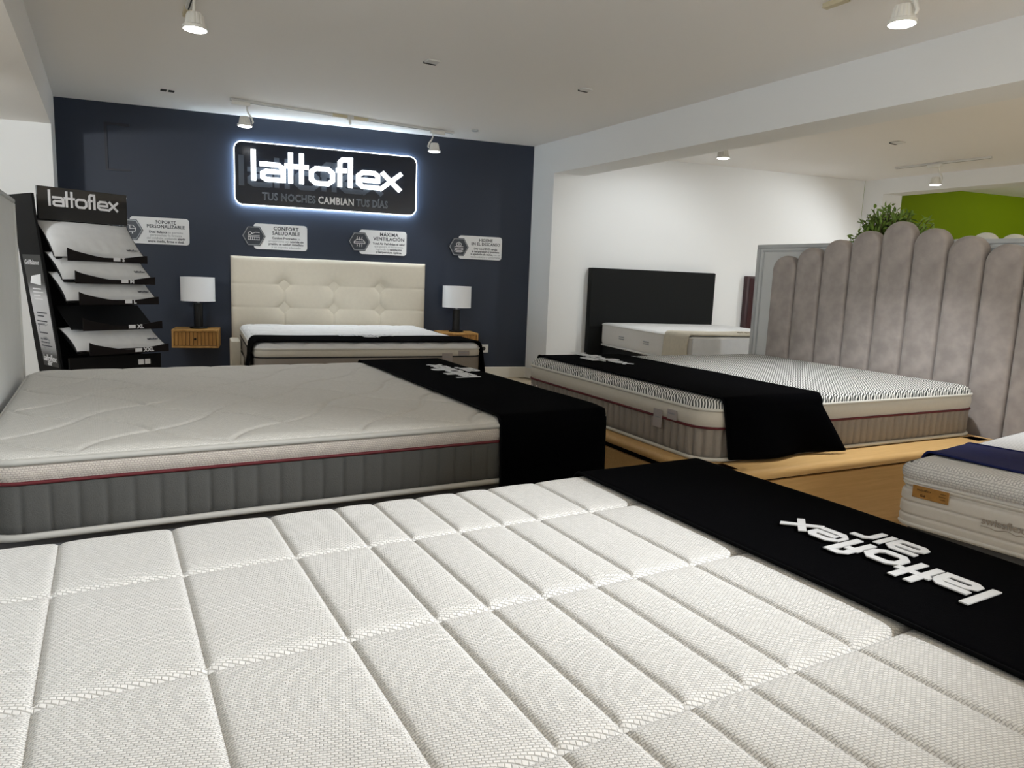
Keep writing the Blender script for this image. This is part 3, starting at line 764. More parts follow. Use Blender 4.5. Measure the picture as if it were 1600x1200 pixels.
# ------------------------------------------------------------------ nightstands and lamps
def nightstand(label):
    t = wthing('nightstand', label, 'nightstand', 0, 0, group=None)
    W_, D_, H_ = 0.405, 0.345, 0.172
    b_ = MB(); th = 0.018
    b_.rbox(0, W_, -D_, -0.004, H_ - th, H_, 0.002, 1)
    b_.build('top_board', M['oak_dark'], t)
    MB().rbox(0, W_, -D_, -0.004, 0, th, 0.002, 1).build('bottom_board', M['oak_dark'], t)
    for xx in (0, W_ - th): MB().rbox(xx, xx + th, -D_, -0.004, th, H_ - th, 0.0015, 1).build('side_board', M['oak_dark'], t)
    MB().box(th, W_ - th, -0.02, -0.004, th, H_ - th).build('back_board', M['oak_dark'], t)
    dr = MB().box(th + 0.002, W_ - th - 0.002, -D_ + 0.022, -D_ + 0.03, th + 0.002, H_ - th - 0.002).build('drawer', mat('dark_gap', srgb(70, 40, 14), 0.7), t)
    n = 11; w1 = (W_ - 2 * th - 0.006) / n
    for i in range(n):
        x0 = th + 0.003 + i * w1
        MB().rbox(x0 + 0.002, x0 + w1 - 0.002, -D_ + 0.008, -D_ + 0.022, th + 0.004, H_ - th - 0.004, 0.0015, 1).build('slat', M['oak_front'], dr)
    MB().lathe([(0.005, 0), (0.005, 0.012), (0.011, 0.016), (0.011, 0.022), (0.004, 0.026)], 14, (W_ / 2, -D_ + 0.008, H_ / 2), ((1, 0, 0), (0, 0, 1), (0, -1, 0))).build('knob', M['black'], dr, 50)
    return t
def table_lamp(label):
    t = wthing('table_lamp', label, 'table lamp', 0, 0, group='lamps on the oak nightstands')
    MB().lathe([(0.078, 0), (0.08, 0.003), (0.08, 0.012), (0.076, 0.016)], 28).build('base', M['black'], t, 40)
    MB().lathe([(0.041, 0.0158), (0.041, 0.235), (0.038, 0.242)], 24).build('stem', M['black'], t, 40)
    MB().lathe([(0.012, 0.2415), (0.012, 0.275)], 12).build('socket', M['badge_rim'], t, 40)
    sh = MB().lathe([(0.152, 0.262), (0.1535, 0.262), (0.1535, 0.266), (0.1525, 0.266), (0.1525, 0.485), (0.1535, 0.485), (0.1535, 0.489), (0.150, 0.489), (0.150, 0.262)], 40, cap0=False, cap1=False)
    sh.add([(0, 0, 0.33)], []); shade = sh.build('shade', M['shade'], t, 40)
    sp = MB()
    for k_ in range(3):
        a = 2 * PI * k_ / 3; sp.tube([(0.011 * math.cos(a), 0.011 * math.sin(a), 0.272), (0.1505 * math.cos(a), 0.1505 * math.sin(a), 0.272)], 0.002, 6)
    sp.build('shade_spider', M['badge_rim'], shade)
    return t
NSZ = 0.352
n1 = nightstand('oak slatted nightstand on the navy wall beside the pillow display'); n1.location = wpt(-0.855, VB, NSZ)
n2 = copy_tree(n1); n2.location = wpt(1.712, VB, NSZ); n2['label'] = 'oak slatted nightstand to the right of the cream headboard, mostly hidden'
for q in (n1, n2): q['group'] = 'nightstands beside the cream headboard'
l1_ = table_lamp('table lamp with white drum shade left of the cream headboard'); l1_.location = wpt(-0.635, VB - 0.165, NSZ + 0.172)
l2_ = copy_tree(l1_); l2_.location = wpt(1.915, VB - 0.165, NSZ + 0.172); l2_['label'] = 'table lamp with white drum shade right of the cream headboard'

# ------------------------------------------------------------------ lit sign
sg = wthing('illuminated_sign', 'large dark rectangular sign with glowing white letters on navy wall', 'sign', 0, VB)
# local: x along wall, y out of the wall is negative
AX = ((1, 0, 0), (0, 0, 1), (0, -1, 0))
so = rr_pts(-0.297, 1.477, 1.722, 2.322, 0.075, 8)
MB().prism(so, 0.032, 0.062, AX).build('face_panel', M['sign_face'], sg, 40)
inner = rr_pts(-0.265, 1.445, 1.754, 2.290, 0.06, 8)
hal = MB(); hal.tube([(p[0], -0.022, p[1]) for p in rr_pts(-0.287, 1.467, 1.732, 2.312, 0.07, 8)], 0.009, 8, True)
hal.build('halo_strip', M['sign_halo'], sg, 180)
for xx in (-0.2, 1.38):
    for zz in (1.80, 2.24): MB().lathe([(0.012, 0.003), (0.012, 0.033)], 10, (xx, 0, zz), AX).build('stand_off', M['black'], sg)
MB().tube([(p[0], -0.0622, p[1]) for p in rr_pts(-0.2935, 1.4735, 1.7255, 2.3185, 0.073, 8)], 0.0055, 6, True).build('edge_light', M['sign_glow'], sg, 180)
logo('lattoflex', 0.285, 1.40, 0.012, 0.26).xf((-0.260, -0.0622, 1.905), (1, 0, 0), (0, 0, 1), (0, -0.05, 0)).build('grey_offset_lettering', M['ghost_grey'], sg)  # flat grey copy of the lettering, offset down and left
logo('lattoflex', 0.292, 1.475, 0.022, 0.235).xf((-0.150, -0.0632, 1.958), (1, 0, 0), (0, 0, 1), (0, -1, 0)).build('glowing_lettering', M['sign_glow'], sg)
t1 = text_mb('TUS NOCHES', 0.098, outline=0.0024, spacing=1.05); t2 = text_mb('CAMBIAN', 0.098, 0.002, bold=0.0022, spacing=1.05); t3 = text_mb('TUS DÍAS', 0.098, outline=0.0024, spacing=1.05)
def fit_w(mb, x0, x1):
    a = min(p[0] for p in mb.v); b_ = max(p[0] for p in mb.v); k_ = (x1 - x0) / (b_ - a)
    mb.v = [(x0 + (p[0] - a) * k_, p[1], p[2]) for p in mb.v]; return mb
AXM = ((1, 0, 0), (0, 0, 1), (0, -1, 0))
for mb, a, b_, mm in ((t1, -0.045, 0.460, 'slogan_print'), (t2, 0.485, 0.835, 'white_print'), (t3, 0.860, 1.180, 'slogan_print')):
    fit_w(mb, a, b_).xf((0, -0.0640, 1.785), *AXM).build('slogan_lettering', M[mm], sg)

# ------------------------------------------------------------------ info boards
def hexa(r, h): return [(r, 0), (r * 0.52, h), (-r * 0.52, h), (-r, 0), (-r * 0.52, -h), (r * 0.52, -h)]
def icon(kind):
    mb = MB(); st = lambda pl, w=0.005: strokes(pl, w, 0, 0.001, mb)
    if kind == 0:
        st([(-0.055, -0.02), (0.04, -0.02), (0.05, 0.01), (0.025, 0.04), (-0.055, 0.04), (-0.055, -0.02)]); st([(-0.03, -0.03), (-0.02, -0.03)], 0.014); st([(0.015, -0.03), (0.025, -0.03)], 0.014); st([(0.0, 0.04), (0.0, 0.01), (0.05, 0.01)])
    elif kind == 1:
        st([(-0.05, 0.012), (-0.05, 0.032), (-0.03, 0.040), (-0.015, 0.028), (-0.03, 0.012), (-0.05, 0.012)]); st([(-0.02, 0.02), (0.015, 0.036), (0.055, 0.034)]); st([(-0.055, 0.0), (0.055, 0.006)]); 
        for q in range(6): st([(-0.05 + q * 0.02, -0.034), (-0.05 + q * 0.02, -0.010)])
        st([(-0.055, -0.036), (0.055, -0.036)]); st([(-0.055, -0.009), (0.055, -0.009)])
    elif kind == 2:
        st([(-0.055, -0.018), (0.055, -0.018), (0.055, -0.002), (0.03, 0.022), (-0.03, 0.022), (-0.055, -0.002), (-0.055, -0.018)]); st([(-0.055, -0.002), (0.055, -0.002)])
        for q in (-0.024, 0.0, 0.024):
            st([(q - 0.005, 0.012), (q + 0.004, 0.024), (q - 0.003, 0.034), (q + 0.004, 0.050)], 0.004); st([(q - 0.004, -0.052), (q + 0.004, -0.042), (q - 0.003, -0.034), (q + 0.004, -0.024)], 0.004)
    else:
        for q in range(3): st([(-0.05, -0.012 - q * 0.016), (-0.02, -0.022 - q * 0.016), (0.02, -0.022 - q * 0.016), (0.05, -0.012 - q * 0.016)], 0.006)
        st([(-0.05, 0.004), (0.0, 0.0), (0.05, 0.004)], 0.005)
        st([(-0.022, 0.012), (-0.028, 0.034), (0.0, 0.052), (0.028, 0.034), (0.022, 0.012), (-0.022, 0.012)], 0.005); st([(-0.012, 0.030), (0.012, 0.030)], 0.006); st([(0, 0.018), (0, 0.042)], 0.006)
    return mb
BOARDS = [
 (-1.218, 'SOPORTE\nPERSONALIZABLE', [('Dual Balance', 1), (' te permite', 0), ('\n', 0), ('personalizar la firmeza', 0), ('\n', 0), ('del colchón, pudiendo ', 0), ('elegir', 1), ('\n', 0), ('entre media, firme o dual.', 1)], 'white info board headed SOPORTE PERSONALIZABLE beside the pillow display'),
 (-0.128, 'CONFORT\nSALUDABLE', [('Confort Progresivo', 1), (' te', 0), ('\n', 0), ('proporciona una ', 0), ('acogida sin', 1), ('\n', 0), ('presión, un confort inmediato', 1), ('\n', 0), ('y un soporte adecuado', 0)], 'white info board headed CONFORT SALUDABLE above the cream headboard'),
 (0.900, 'MÁXIMA\nVENTILACIÓN', [('Total Air Pad disipa el calor', 1), ('\n', 0), ('que genera el durmiente,', 0), ('\n', 0), ('logrando la ', 0), ('ventilación', 1), ('\n', 0), ('y temperatura óptima.', 1)], 'white info board headed MÁXIMA VENTILACIÓN above the cream headboard'),
 (1.958, 'HIGIENE\nEN EL DESCANSO', [('Dry Cool EVO regula', 1), ('\n', 0), ('la temperatura y previene', 1), ('\n', 0), ('la aparición de moho,', 1), (' con un', 0), ('\n', 0), ('tejido elástico y confortable', 0)], 'white info board headed HIGIENE EN EL DESCANSO above the right lamp'),
]
for bi, (u0, head, body, lab) in enumerate(BOARDS):
    t = wthing('info_board', lab, 'info board', u0, VB, 1.432, group='info boards on the navy wall')
    Wb = 0.508 if bi < 2 else 0.49
    MB().prism(rr_pts(0, Wb, -0.124, 0.124, 0.030, 6), 0.003, 0.016, AX).build('board', M['board_white'], t, 40)
    hd = text_mb(head, 0.048, 0.001, bold=0.0012, align='CENTER', spacing=1.06)
    wd_ = max(p[0] for p in hd.v) - min(p[0] for p in hd.v); kk = min(1.0, 0.325 / wd_); hd.v = [(p[0] * kk, p[1] * min(1, kk * 1.1), p[2]) for p in hd.v]
    hd.xf((0.305, -0.0165, 0.068), *AXM).build('heading_lettering', M['dark_print'], t)
    lines = [[]]
    for s_, bd in body:
        if s_ == '\n': lines.append([])
        else: lines[-1].append((s_, bd))
    for li, ln_ in enumerate(lines):
        tot = []; x = 0
        for s_, bd in ln_:
            m_ = text_mb(s_.strip(), 0.030, 0.0008, bold=0.0009 if bd else 0.0)
            w_ = max(p[0] for p in m_.v); x += 0.008 if (s_.startswith(' ') and tot) else 0
            tot.append((m_, x, bd)); x += w_ + (0.008 if s_.endswith(' ') else 0)
        sc = min(1.0, 0.335 / x)
        for m_, xx, bd in tot:
            m_.v = [((p[0] + xx - x / 2) * sc + 0.305, p[1] - 0.020 - li * 0.029, p[2]) for p in m_.v]
            m_.xf((0, -0.0165, 0), *AXM).build('bold_lettering' if bd else 'light_lettering', M['dark_print' if bd else 'grey_print'], t)
    bdg = MB().prism(hexa(0.110, 0.094), 0.0035, 0.024, AX, (0, 0, 0)).build('hexagon_badge', M['badge'], t)
    strok = MB(); hx = hexa(0.100, 0.085); strokes(hx + [hx[0]], 0.006, 0, 0.0015, strok); strok.xf((0, -0.024, 0), *AXM).build('badge_rim', M['badge_rim'], bdg)
    icon(bi).xf((0, -0.024, 0), *AXM).build('badge_icon', M['white_print'], bdg)

# wall outlet
ou = wthing('wall_outlet', 'white wall outlet low on the navy wall', 'wall outlet', 2.275, VB, 0.327)
MB().rbox(-0.060, 0.060, -0.010, -0.002, -0.045, 0.045, 0.004, 2).build('cover_plate', M['plastic_white'], ou)
MB().lathe([(0.021, 0), (0.022, 0.002), (0.018, 0.0025)], 18, (0.005, -0.0095, 0), AX).build('socket_ring', M['socket_dark'], ou)

# ------------------------------------------------------------------ room dividers
dl = thing('room_divider', 'pale grey divider panel with trim at the left edge', 'room divider', (-0.358, 0, 0))
MB().box(-0.045, 0.0, -1.6, 4.06, 0.0, 1.375).build('panel', M['panel_grey'], dl)
MB().rbox(-0.052, 0.007, -1.61, 4.07, 1.372, 1.392, 0.004, 1).build('top_trim', M['panel_trim'], dl)
MB().rbox(-0.052, 0.007, 4.045, 4.07, 0.0, 1.373, 0.004, 1).build('end_trim', M['panel_grey'], dl)
dr_ = thing('room_divider', 'grey divider panel with moulded frame behind the scalloped headboard', 'room divider', (4.35, 0, 0))
DY0, DY1, DZ = 1.80, 3.875, 1.438
MB().box(0.0, 0.045, DY0, DY1, 0.0, DZ).build('panel', M['panel_grey'], dr_)
for nm, a in (('top_trim', (-0.014, 0.058, DY0, DY1 + 0.008, DZ - 0.022, DZ + 0.006)), ('end_trim', (-0.014, 0.058, DY1 - 0.02, DY1 + 0.008, 0.0, DZ - 0.0225))):
    MB().rbox(*a, 0.004, 1).build(nm, M['panel_trim'], dr_)
MB().rbox(-0.008, -0.0005, DY0, DY1 - 0.045, DZ - 0.048, DZ - 0.036, 0.002, 1).build('inner_moulding', M['panel_trim'], dr_)
MB().rbox(-0.008, -0.0005, DY1 - 0.058, DY1 - 0.046, 0.0, DZ - 0.049, 0.002, 1).build('inner_moulding', M['panel_trim'], dr_)

# ------------------------------------------------------------------ scalloped headboard
def lobe_mb(w, z0, zt, back, front):
    """a padded upright channel with a round top; local x = depth (front negative), y = across"""
    r = w / 2; mb = MB(); rings = []
    fr = [(0.0, 0.0), (0.004, 0.35), (0.018, 0.75), (0.045, 0.95), (0.11, 1.0)]       # inset, depth share
    def out(ins):
        rr = r - ins; pts = [(-rr, z0)]
        for i in range(17):
            a = PI - PI * i / 16; pts.append((rr * math.cos(a), zt - r + rr * math.sin(a)))
        pts.append((rr, z0)); return pts
    ins = [0.0, 0.0, 0.002, 0.006, 0.012, 0.020, 0.032, 0.060]; dep = [0.0, 0.50, 0.68, 0.82, 0.91, 0.96, 0.985, 1.0]
    for i_, d_ in zip(ins, dep): rings.append([(back + (front - back) * d_, p[0], p[1]) for p in out(min(i_, r * 0.86))])
    n = len(rings[0])
    for rg in rings: mb.v += rg
    for j in range(len(rings) - 1):
        for i in range(n - 1): mb.f.append((j * n + i, j * n + i + 1, (j + 1) * n + i + 1, (j + 1) * n + i))
    mb.f.append(tuple((len(rings) - 1) * n + i for i in range(n)))
    mb.f.append(tuple(range(n))[::-1])
    for j in range(len(rings) - 1): mb.f.append((j * n, (j + 1) * n, (j + 1) * n + n - 1, j * n + n - 1))
    return mb
sh_ = thing('headboard', 'tall taupe velvet headboard of scalloped vertical channels', 'headboard', (4.335, 0, 0))
tops = {0: 1.562, 1: 1.512, 2: 1.462, 3: 1.412, 4: 1.358}
for k_ in range(-4, 5):
    o = lobe_mb(0.2065, 0.0, tops[abs(k_)], 0.0, -0.075).build('padded_channel', M['mauve_velvet'], sh_, 60)
    o.location = (0, 2.728 + k_ * 0.2088, 0)
wh = thing('headboard', 'white scalloped headboard behind the grey divider, only tips showing', 'headboard', (4.60, 0, 0))
for k_, (yy, zz) in enumerate(((2.405, 1.505), (2.245, 1.490), (2.085, 1.46), (1.925, 1.43), (2.565, 1.47), (2.725, 1.43))):
    o = lobe_mb(0.15, 0.0, zz, 0.06, 0.0).build('padded_channel', mat('white_headboard_cloth', (0.80, 0.79, 0.72), 0.8) if k_ == 0 else None, wh, 60)
    if k_: o.data.materials.append(wh.children[0].data.materials[0])
    o.location = (0, yy, 0)

# ------------------------------------------------------------------ plant behind the divider
pc = Vector((5.3, 3.50, 0))
pt = thing('potted_plant', 'leafy green plant in a tall planter behind the grey divider', 'plant', pc)
MB().lathe([(0.15, 0.0), (0.16, 0.01), (0.19, 1.18), (0.195, 1.2), (0.18, 1.2), (0.175, 1.14), (0.01, 1.14)], 24, cap1=False).build('planter', M['pot'], pt, 40)
stm, lf = MB(), MB()
rnd = random.Random(11)
def leaf(mb, p, d, n, L, W_):
    d = d.normalized(); s = d.cross(n).normalized(); n = s.cross(d)
    pts = [(0, 0), (0.3, 0.42), (0.65, 0.38), (1.0, 0.0), (0.65, -0.38), (0.3, -0.42)]
    mb.add([p + d * (a * L) + s * (b_ * W_) + n * (0.12 * L * math.sin(a * 3) - abs(b_) * W_ * -0.25) for a, b_ in pts] + [p + d * 0.5 * L + n * 0.04 * L], [(0, 1, 6), (1, 2, 6), (2, 3, 6), (3, 4, 6), (4, 5, 6), (5, 0, 6)])
cen = Vector((0.0, -0.03, 1.62))
for i in range(105):
    a = rnd.uniform(0, 2 * PI); el = rnd.uniform(-0.5, 1.25); R_ = rnd.uniform(0.10, 0.24)
    tip = cen + Vector((math.cos(a) * math.cos(el) * R_, math.sin(a) * math.cos(el) * R_ , math.sin(el) * R_ * 0.80))
    if i % 13 == 0: tip = cen + Vector((rnd.uniform(-0.1, 0.1), -0.30, rnd.uniform(-0.12, 0.10)))
    base = Vector((rnd.uniform(-0.05, 0.05), rnd.uniform(-0.05, 0.05), 1.14))
    mid = (base + tip) / 2 + Vector((0, 0, 0.05))
    path = [base, base.lerp(mid, 0.6), mid, mid.lerp(tip, 0.6), tip]
    stm.tube(path, [0.006, 0.005, 0.004, 0.003, 0.002], 5)
    for q in range(14):
        f_ = rnd.uniform(0.5, 1.0); p = mid.lerp(tip, (f_ - 0.5) * 2) + Vector((rnd.gauss(0, 0.012), rnd.gauss(0, 0.012), rnd.gauss(0, 0.012)))
        d = (tip - mid).normalized() * 0.5 + Vector((rnd.gauss(0, 0.6), rnd.gauss(0, 0.6), rnd.gauss(-0.15, 0.5)))
        leaf(lf, p, d, Vector((rnd.gauss(0, 0.4), rnd.gauss(0, 0.4), 1)), rnd.uniform(0.045, 0.070), rnd.uniform(0.022, 0.032))
# the small sprig leaning out at the left
for i in range(3):
    tip = Vector((0.02, 0.30 - 0.03 * i, 1.545 - 0.02 * i)); base = Vector((0, 0.08, 1.14)); mid = Vector((0.02, 0.22, 1.36))
    stm.tube([base, mid, tip], [0.005, 0.004, 0.002], 5)
    for q in range(8):
        p = mid.lerp(tip, 0.55 + 0.45 * rnd.random()); leaf(lf, p, Vector((rnd.gauss(0, 0.6), rnd.gauss(0.0, 0.7), rnd.gauss(0.3, 0.4))), Vector((-0.4, rnd.gauss(0, 0.3), 0.8)), 0.05, 0.032)
stm.build('stems', M['stem'], pt, 60)
lo = lf.build('foliage', M['leaf'], pt); lo['kind'] = 'stuff'

# ------------------------------------------------------------------ pillow display stand
AD = math.radians(25)
E1 = Vector((math.cos(AD), math.sin(AD), 0)); BK = Vector((-math.sin(AD), math.cos(AD), 0))
SO = Vector((-0.186, 5.30, 0))
st_ = thing('display_stand', 'black pillow display stand with white logo header and sloping trays', 'display stand', SO, AD)
# local: x along the front, y to the back
def sheet(mb, pts_bz, x0, x1):          # a plate lying in the local y-z plane
    return mb.prism(pts_bz, x0, x1, ((0, 1, 0), (0, 0, 1), (1, 0, 0)))
side_pts = [(0.02, 0.0), (0.34, 0.0), (0.74, 1.50), (0.78, 1.545), (0.41, 1.545), (0.385, 1.40), (0.12, 0.46)]
for nm, xx in (('side_panel', -0.045), ('side_panel', 0.53)):
    o = sheet(MB(), side_pts if xx < 0 else [(0.10, 0.0), (0.34, 0.0), (0.62, 1.30), (0.46, 1.30)], xx, xx + 0.016).build(nm, M['matte_black'], st_)
    if xx < 0: left_panel = o
# poster on the outer face of the left panel, pale below, dark on top
pm = bpy.data.materials.new('poster_print'); pm.use_nodes = True
nt = pm.node_tree; pb = nt.nodes['Principled BSDF']; pb.inputs['Roughness'].default_value = 0.35
tc = nt.nodes.new('ShaderNodeTexCoord'); spz = nt.nodes.new('ShaderNodeSeparateXYZ'); nt.links.new(tc.outputs['Object'], spz.inputs[0])
rp = nt.nodes.new('ShaderNodeValToRGB'); cr_ = rp.color_ramp
cr_.elements[0].position = 0.0; cr_.elements[0].color = (0.01, 0.01, 0.012, 1)
cr_.elements[1].position = 0.09; cr_.elements[1].color = (0.01, 0.01, 0.012, 1)
for p_, c_ in ((0.17, 0.40), (0.40, 0.62), (0.62, 0.60), (0.68, 0.30), (0.75, 0.02), (1.0, 0.008)):
    e = cr_.elements.new(p_); e.color = (c_, c_, c_ * 1.03, 1)
nt.links.new(math_node(nt, 'MULTIPLY', math_node(nt, 'SUBTRACT', spz.outputs[2], 0.43), 1 / 0.72), rp.inputs[0]); nt.links.new(rp.outputs[0], pb.inputs['Base Color'])
po_ = [(0.135, 0.43), (0.355, 0.43), (0.60, 1.15), (0.325, 1.15)]
poster = sheet(MB(), po_, -0.0465, -0.0455).build('poster', pm, left_panel)
def on_poster(mb, b0, z0, k=0.33): # text x runs from back (left in view) to front
    return mb.xf((-0.0470, b0, z0), (0, -1, 0), (0, 0.0, 1), (-1, 0, 0))
def pb_(z): return 0.355 + (z - 0.43) * 0.34          # back edge of the poster at a height
def pr_text(s_, z, size, m_, nm='poster_lettering', off=0.015, **kw):
    on_poster(text_mb(s_, size, 0.0006, **kw), pb_(z) - off, z).build(nm, m_, poster)
pr_text('Gel Balance', 1.085, 0.046, M['white_print'], off=0.01)
def pr_lines(z, n, m_, off=0.04, gap=0.022):
    for q in range(n):
        L_ = 0.10 + 0.05 * ((q * 7 + n) % 3) / 2
        on_poster(MB().box(0, L_, 0, 0.008, 0, 0.0004), pb_(z - q * gap) - off, z - q * gap).build('poster_line', m_, poster)
pr_lines(0.925, 4, M['white_print'], 0.06)
pr_lines(0.770, 2, M['dark_print'], 0.05); pr_lines(0.715, 2, M['dark_print'], 0.03)
pr_lines(0.640, 1, M['dark_print'], 0.03); pr_lines(0.600, 3, M['dark_print'], 0.03)
on_poster(logo('lattoflex', 0.042, 0.19, 0.0006, 0.28), pb_(0.46) - 0.012, 0.462).build('logo_print', M['white_print'], poster)
on_poster(logo('air', 0.040, 0.07, 0.0006, 0.26), pb_(0.46) - 0.07, 0.434).build('logo_print', M['white_print'], poster)
pic = MB(); 
strokes([(0.03, 0.0), (0.06, 0.03), (0.13, 0.03)], 0.008, 0, 0.0006, pic); strokes([(0.03, 0.0), (0.05, -0.025)], 0.008, 0, 0.0006, pic); strokes([(0.13, 0.02), (0.17, 0.03)], 0.006, 0, 0.0006, pic)
on_poster(pic, pb_(0.67), 0.672).build('poster_drawing', M['grey_print'], poster)
pw = MB().prism([(0.0, 0.0), (0.16, -0.012), (0.16, 0.062), (0.02, 0.045)], 0, 0.0006); on_poster(pw, pb_(0.98) - 0.05, 0.965).build('poster_picture', M['board_white'], poster)
fc = MB()                                            # sleeping face: closed eyes, nose, mouth, hairline
strokes([(0.03, 0.055), (0.045, 0.047), (0.06, 0.053)], 0.008, 0, 0.0006, fc); strokes([(0.085, 0.088), (0.10, 0.080), (0.115, 0.086)], 0.008, 0, 0.0006, fc)
strokes([(0.08, 0.055), (0.105, 0.045), (0.10, 0.032)], 0.005, 0, 0.0006, fc); strokes([(0.125, 0.025), (0.15, 0.036)], 0.009, 0, 0.0006, fc); strokes([(0.0, 0.095), (0.03, 0.115), (0.07, 0.12), (0.12, 0.10)], 0.010, 0, 0.0006, fc)
on_poster(fc, pb_(0.50) - 0.01, 0.495).build('poster_picture', M['grey_print'], poster)
# header
hz0, hz1, hbk = 1.385, 1.600, 0.45
hd = MB().rbox(0.0, 0.582, hbk - 0.006, hbk + 0.006, hz0, hz1, 0.003, 1).build('header_board', M['gloss_black'], st_)
AXF = ((1, 0, 0), (0, 0, 1), (0, -1, 0))
logo('lattoflex', 0.105, 0.455, 0.002, 0.24).xf((0.065, hbk - 0.0068, 1.475), *AXF).build('header_lettering', M['white_print'], hd)
for xx in (0.12, 0.46): MB().box(xx, xx + 0.02, hbk + 0.007, hbk + 0.018, 1.30, 1.52).build('header_support', M['black'], st_)
sheet(MB(), [(0.30, 0.0), (0.33, 0.0), (0.66, 1.42), (0.64, 1.42)], -0.028, 0.529).build('back_panel', M['matte_black'], st_)
# trays and pillows : (front b, front z, back b, back z, size, has pillow)
TR = [(0.245, 1.165, 0.47, 1.365, 'S', 1), (0.150, 1.02, 0.34, 1.16, 'M', 1), (0.110, 0.885, 0.31, 1.03, 'L', 1), (0.075, 0.718, 0.28, 0.85, 'XL', 0), (0.0, 0.565, 0.20, 0.672, 'XXL', 1)]
def pillow_mb(w, d, h):
    top = MB()
    def shape(u, v):
        e = (1 - abs(u) ** 2.6) * (1 - abs(v) ** 2.6); return max(0.0, e) ** 0.55
    us = lin(-1, 1, 33); vs = lin(-1, 1, 21)
    def P(sign):
        def fn(u, v):
            pin = 1 - 0.045 * (1 - abs(v)) * (abs(u) > 0.999) * 0; 
            ex = w / 2 * u * (1 - 0.05 * (1 - v * v) * abs(u) ** 3); ey = d / 2 * v * (1 - 0.05 * (1 - u * u) * abs(v) ** 3)
            wr_ = 0.0035 * math.sin(u * 26 + v * 4) * math.exp(-((v + 0.8) / 0.35) ** 2) + 0.0025 * math.sin(v * 19 + u * 5) * math.exp(-((abs(u) - 0.85) / 0.25) ** 2)
            return (ex, ey, sign * h / 2 * shape(u, v) + wr_ * shape(u, v))
        return fn
    top.grid(P(1), us, vs); n = len(top.v); b_ = MB().grid(P(-1), us, vs); top.add(b_.v, [f[::-1] for f in b_.f])
    rim = [P(1)(u, -1) for u in us] + [P(1)(1, v) for v in vs[1:]] + [P(1)(u, 1) for u in us[::-1][1:]] + [P(1)(-1, v) for v in vs[::-1][1:-1]]
    return top, rim
proto = None
for (b0, z0, b1, z1, sz, has) in TR:
    an = math.atan2(z1 - z0, b1 - b0); dvec = Vector((0, math.cos(an), math.sin(an))); nvec = Vector((0, -math.sin(an), math.cos(an)))
    Lp = math.hypot(b1 - b0, z1 - z0)
    org = Vector((-0.028, b0, z0 - 0.045))
    tr = MB(); tr.box(0.05, 0.585, 0.02, Lp + 0.03, -0.008, 0.0); tr.xf(org, (1, 0, 0), dvec, nvec)
    tray = tr.build('tray', M['matte_black'], st_)
    # wavy front lip
    lipm = MB(); pts = [(0.09, -0.012), (0.61, -0.012)]
    top_ = []
    for q in lin(0, 1, 26):
        hgt = 0.030 + 0.020 * math.cos(q * 1.8 * PI) * (1 - 0.3 * q) + 0.022 * math.exp(-q * 14)
        top_.append((0.09 + 0.52 * q, hgt))
    lipm.prism(pts + top_[::-1], 0, 0.008, ((1, 0, 0), (0, 0, 1), (0, -1, 0)), org + Vector((0, -0.048, 0.012)))
    lipm.build('tray_lip', mat('tray_lip_' + sz, (0.005, 0.003, 0.0035), 0.5, spec=0.25), tray)
    lt_ = join(text_mb(sz, 0.036, 0.0008, bold=0.0016), MB().box(-0.058, -0.012, 0.0, 0.0245, 0, 0.0004))
    lt_.xf(org + Vector((0.435, -0.0572, 0.008)), *AXF).build('size_lettering', M['white_print'], tray)
    if has:
        w_, d_, h_ = 0.60, Lp + 0.06, 0.095
        top_m, rim = pillow_mb(w_, d_, h_)
        lab = {'S': 'white pillow with black piping on the top tray marked S', 'M': 'white pillow with black piping on the tray marked M', 'L': 'white pillow with black piping on the tray marked L', 'XXL': 'white pillow with black piping on the lowest tray marked XXL'}[sz]
        p0 = thing('pillow', lab, 'pillow', (0, 0, 0), 0, 'pillows on the display stand')
        ctr = SO + E1 * (0.295) + BK * ((b0 + b1) / 2) + Vector((0, 0, (z0 + z1) / 2 - 0.005))
        wn3 = E1.cross((BK * math.cos(an) + Vector((0, 0, math.sin(an)))))
        yv = BK * math.cos(an) + Vector((0, 0, math.sin(an)))
        R_ = Matrix((E1, yv, wn3)).transposed().to_4x4(); R_.translation = ctr
        p0.matrix_world = R_
        top_m.build('cushion', M['pillow'], p0, 180)
        MB().tube(rim, 0.0038, 5, True).build('piping', M['black_piping'], p0, 180)
        logo('lattoflex', 0.014, 0.075, 0.001, 0.3).xf((0.17, -d_ / 2 + 0.05, 0.036), (1, 0, 0), (0, 0.95, 0.3), (0, 0, 1)).build('logo_print', M['dark_print'], p0)
MB().box(-0.026, 0.57, 0.03, 0.05, 0.0, 0.50).build('front_board', M['matte_black'], st_)
for xx in (0.41, 0.455): MB().box(xx, xx + 0.035, 0.022, 0.0295, 0.43, 0.465).build('small_label', M['board_white'], st_)

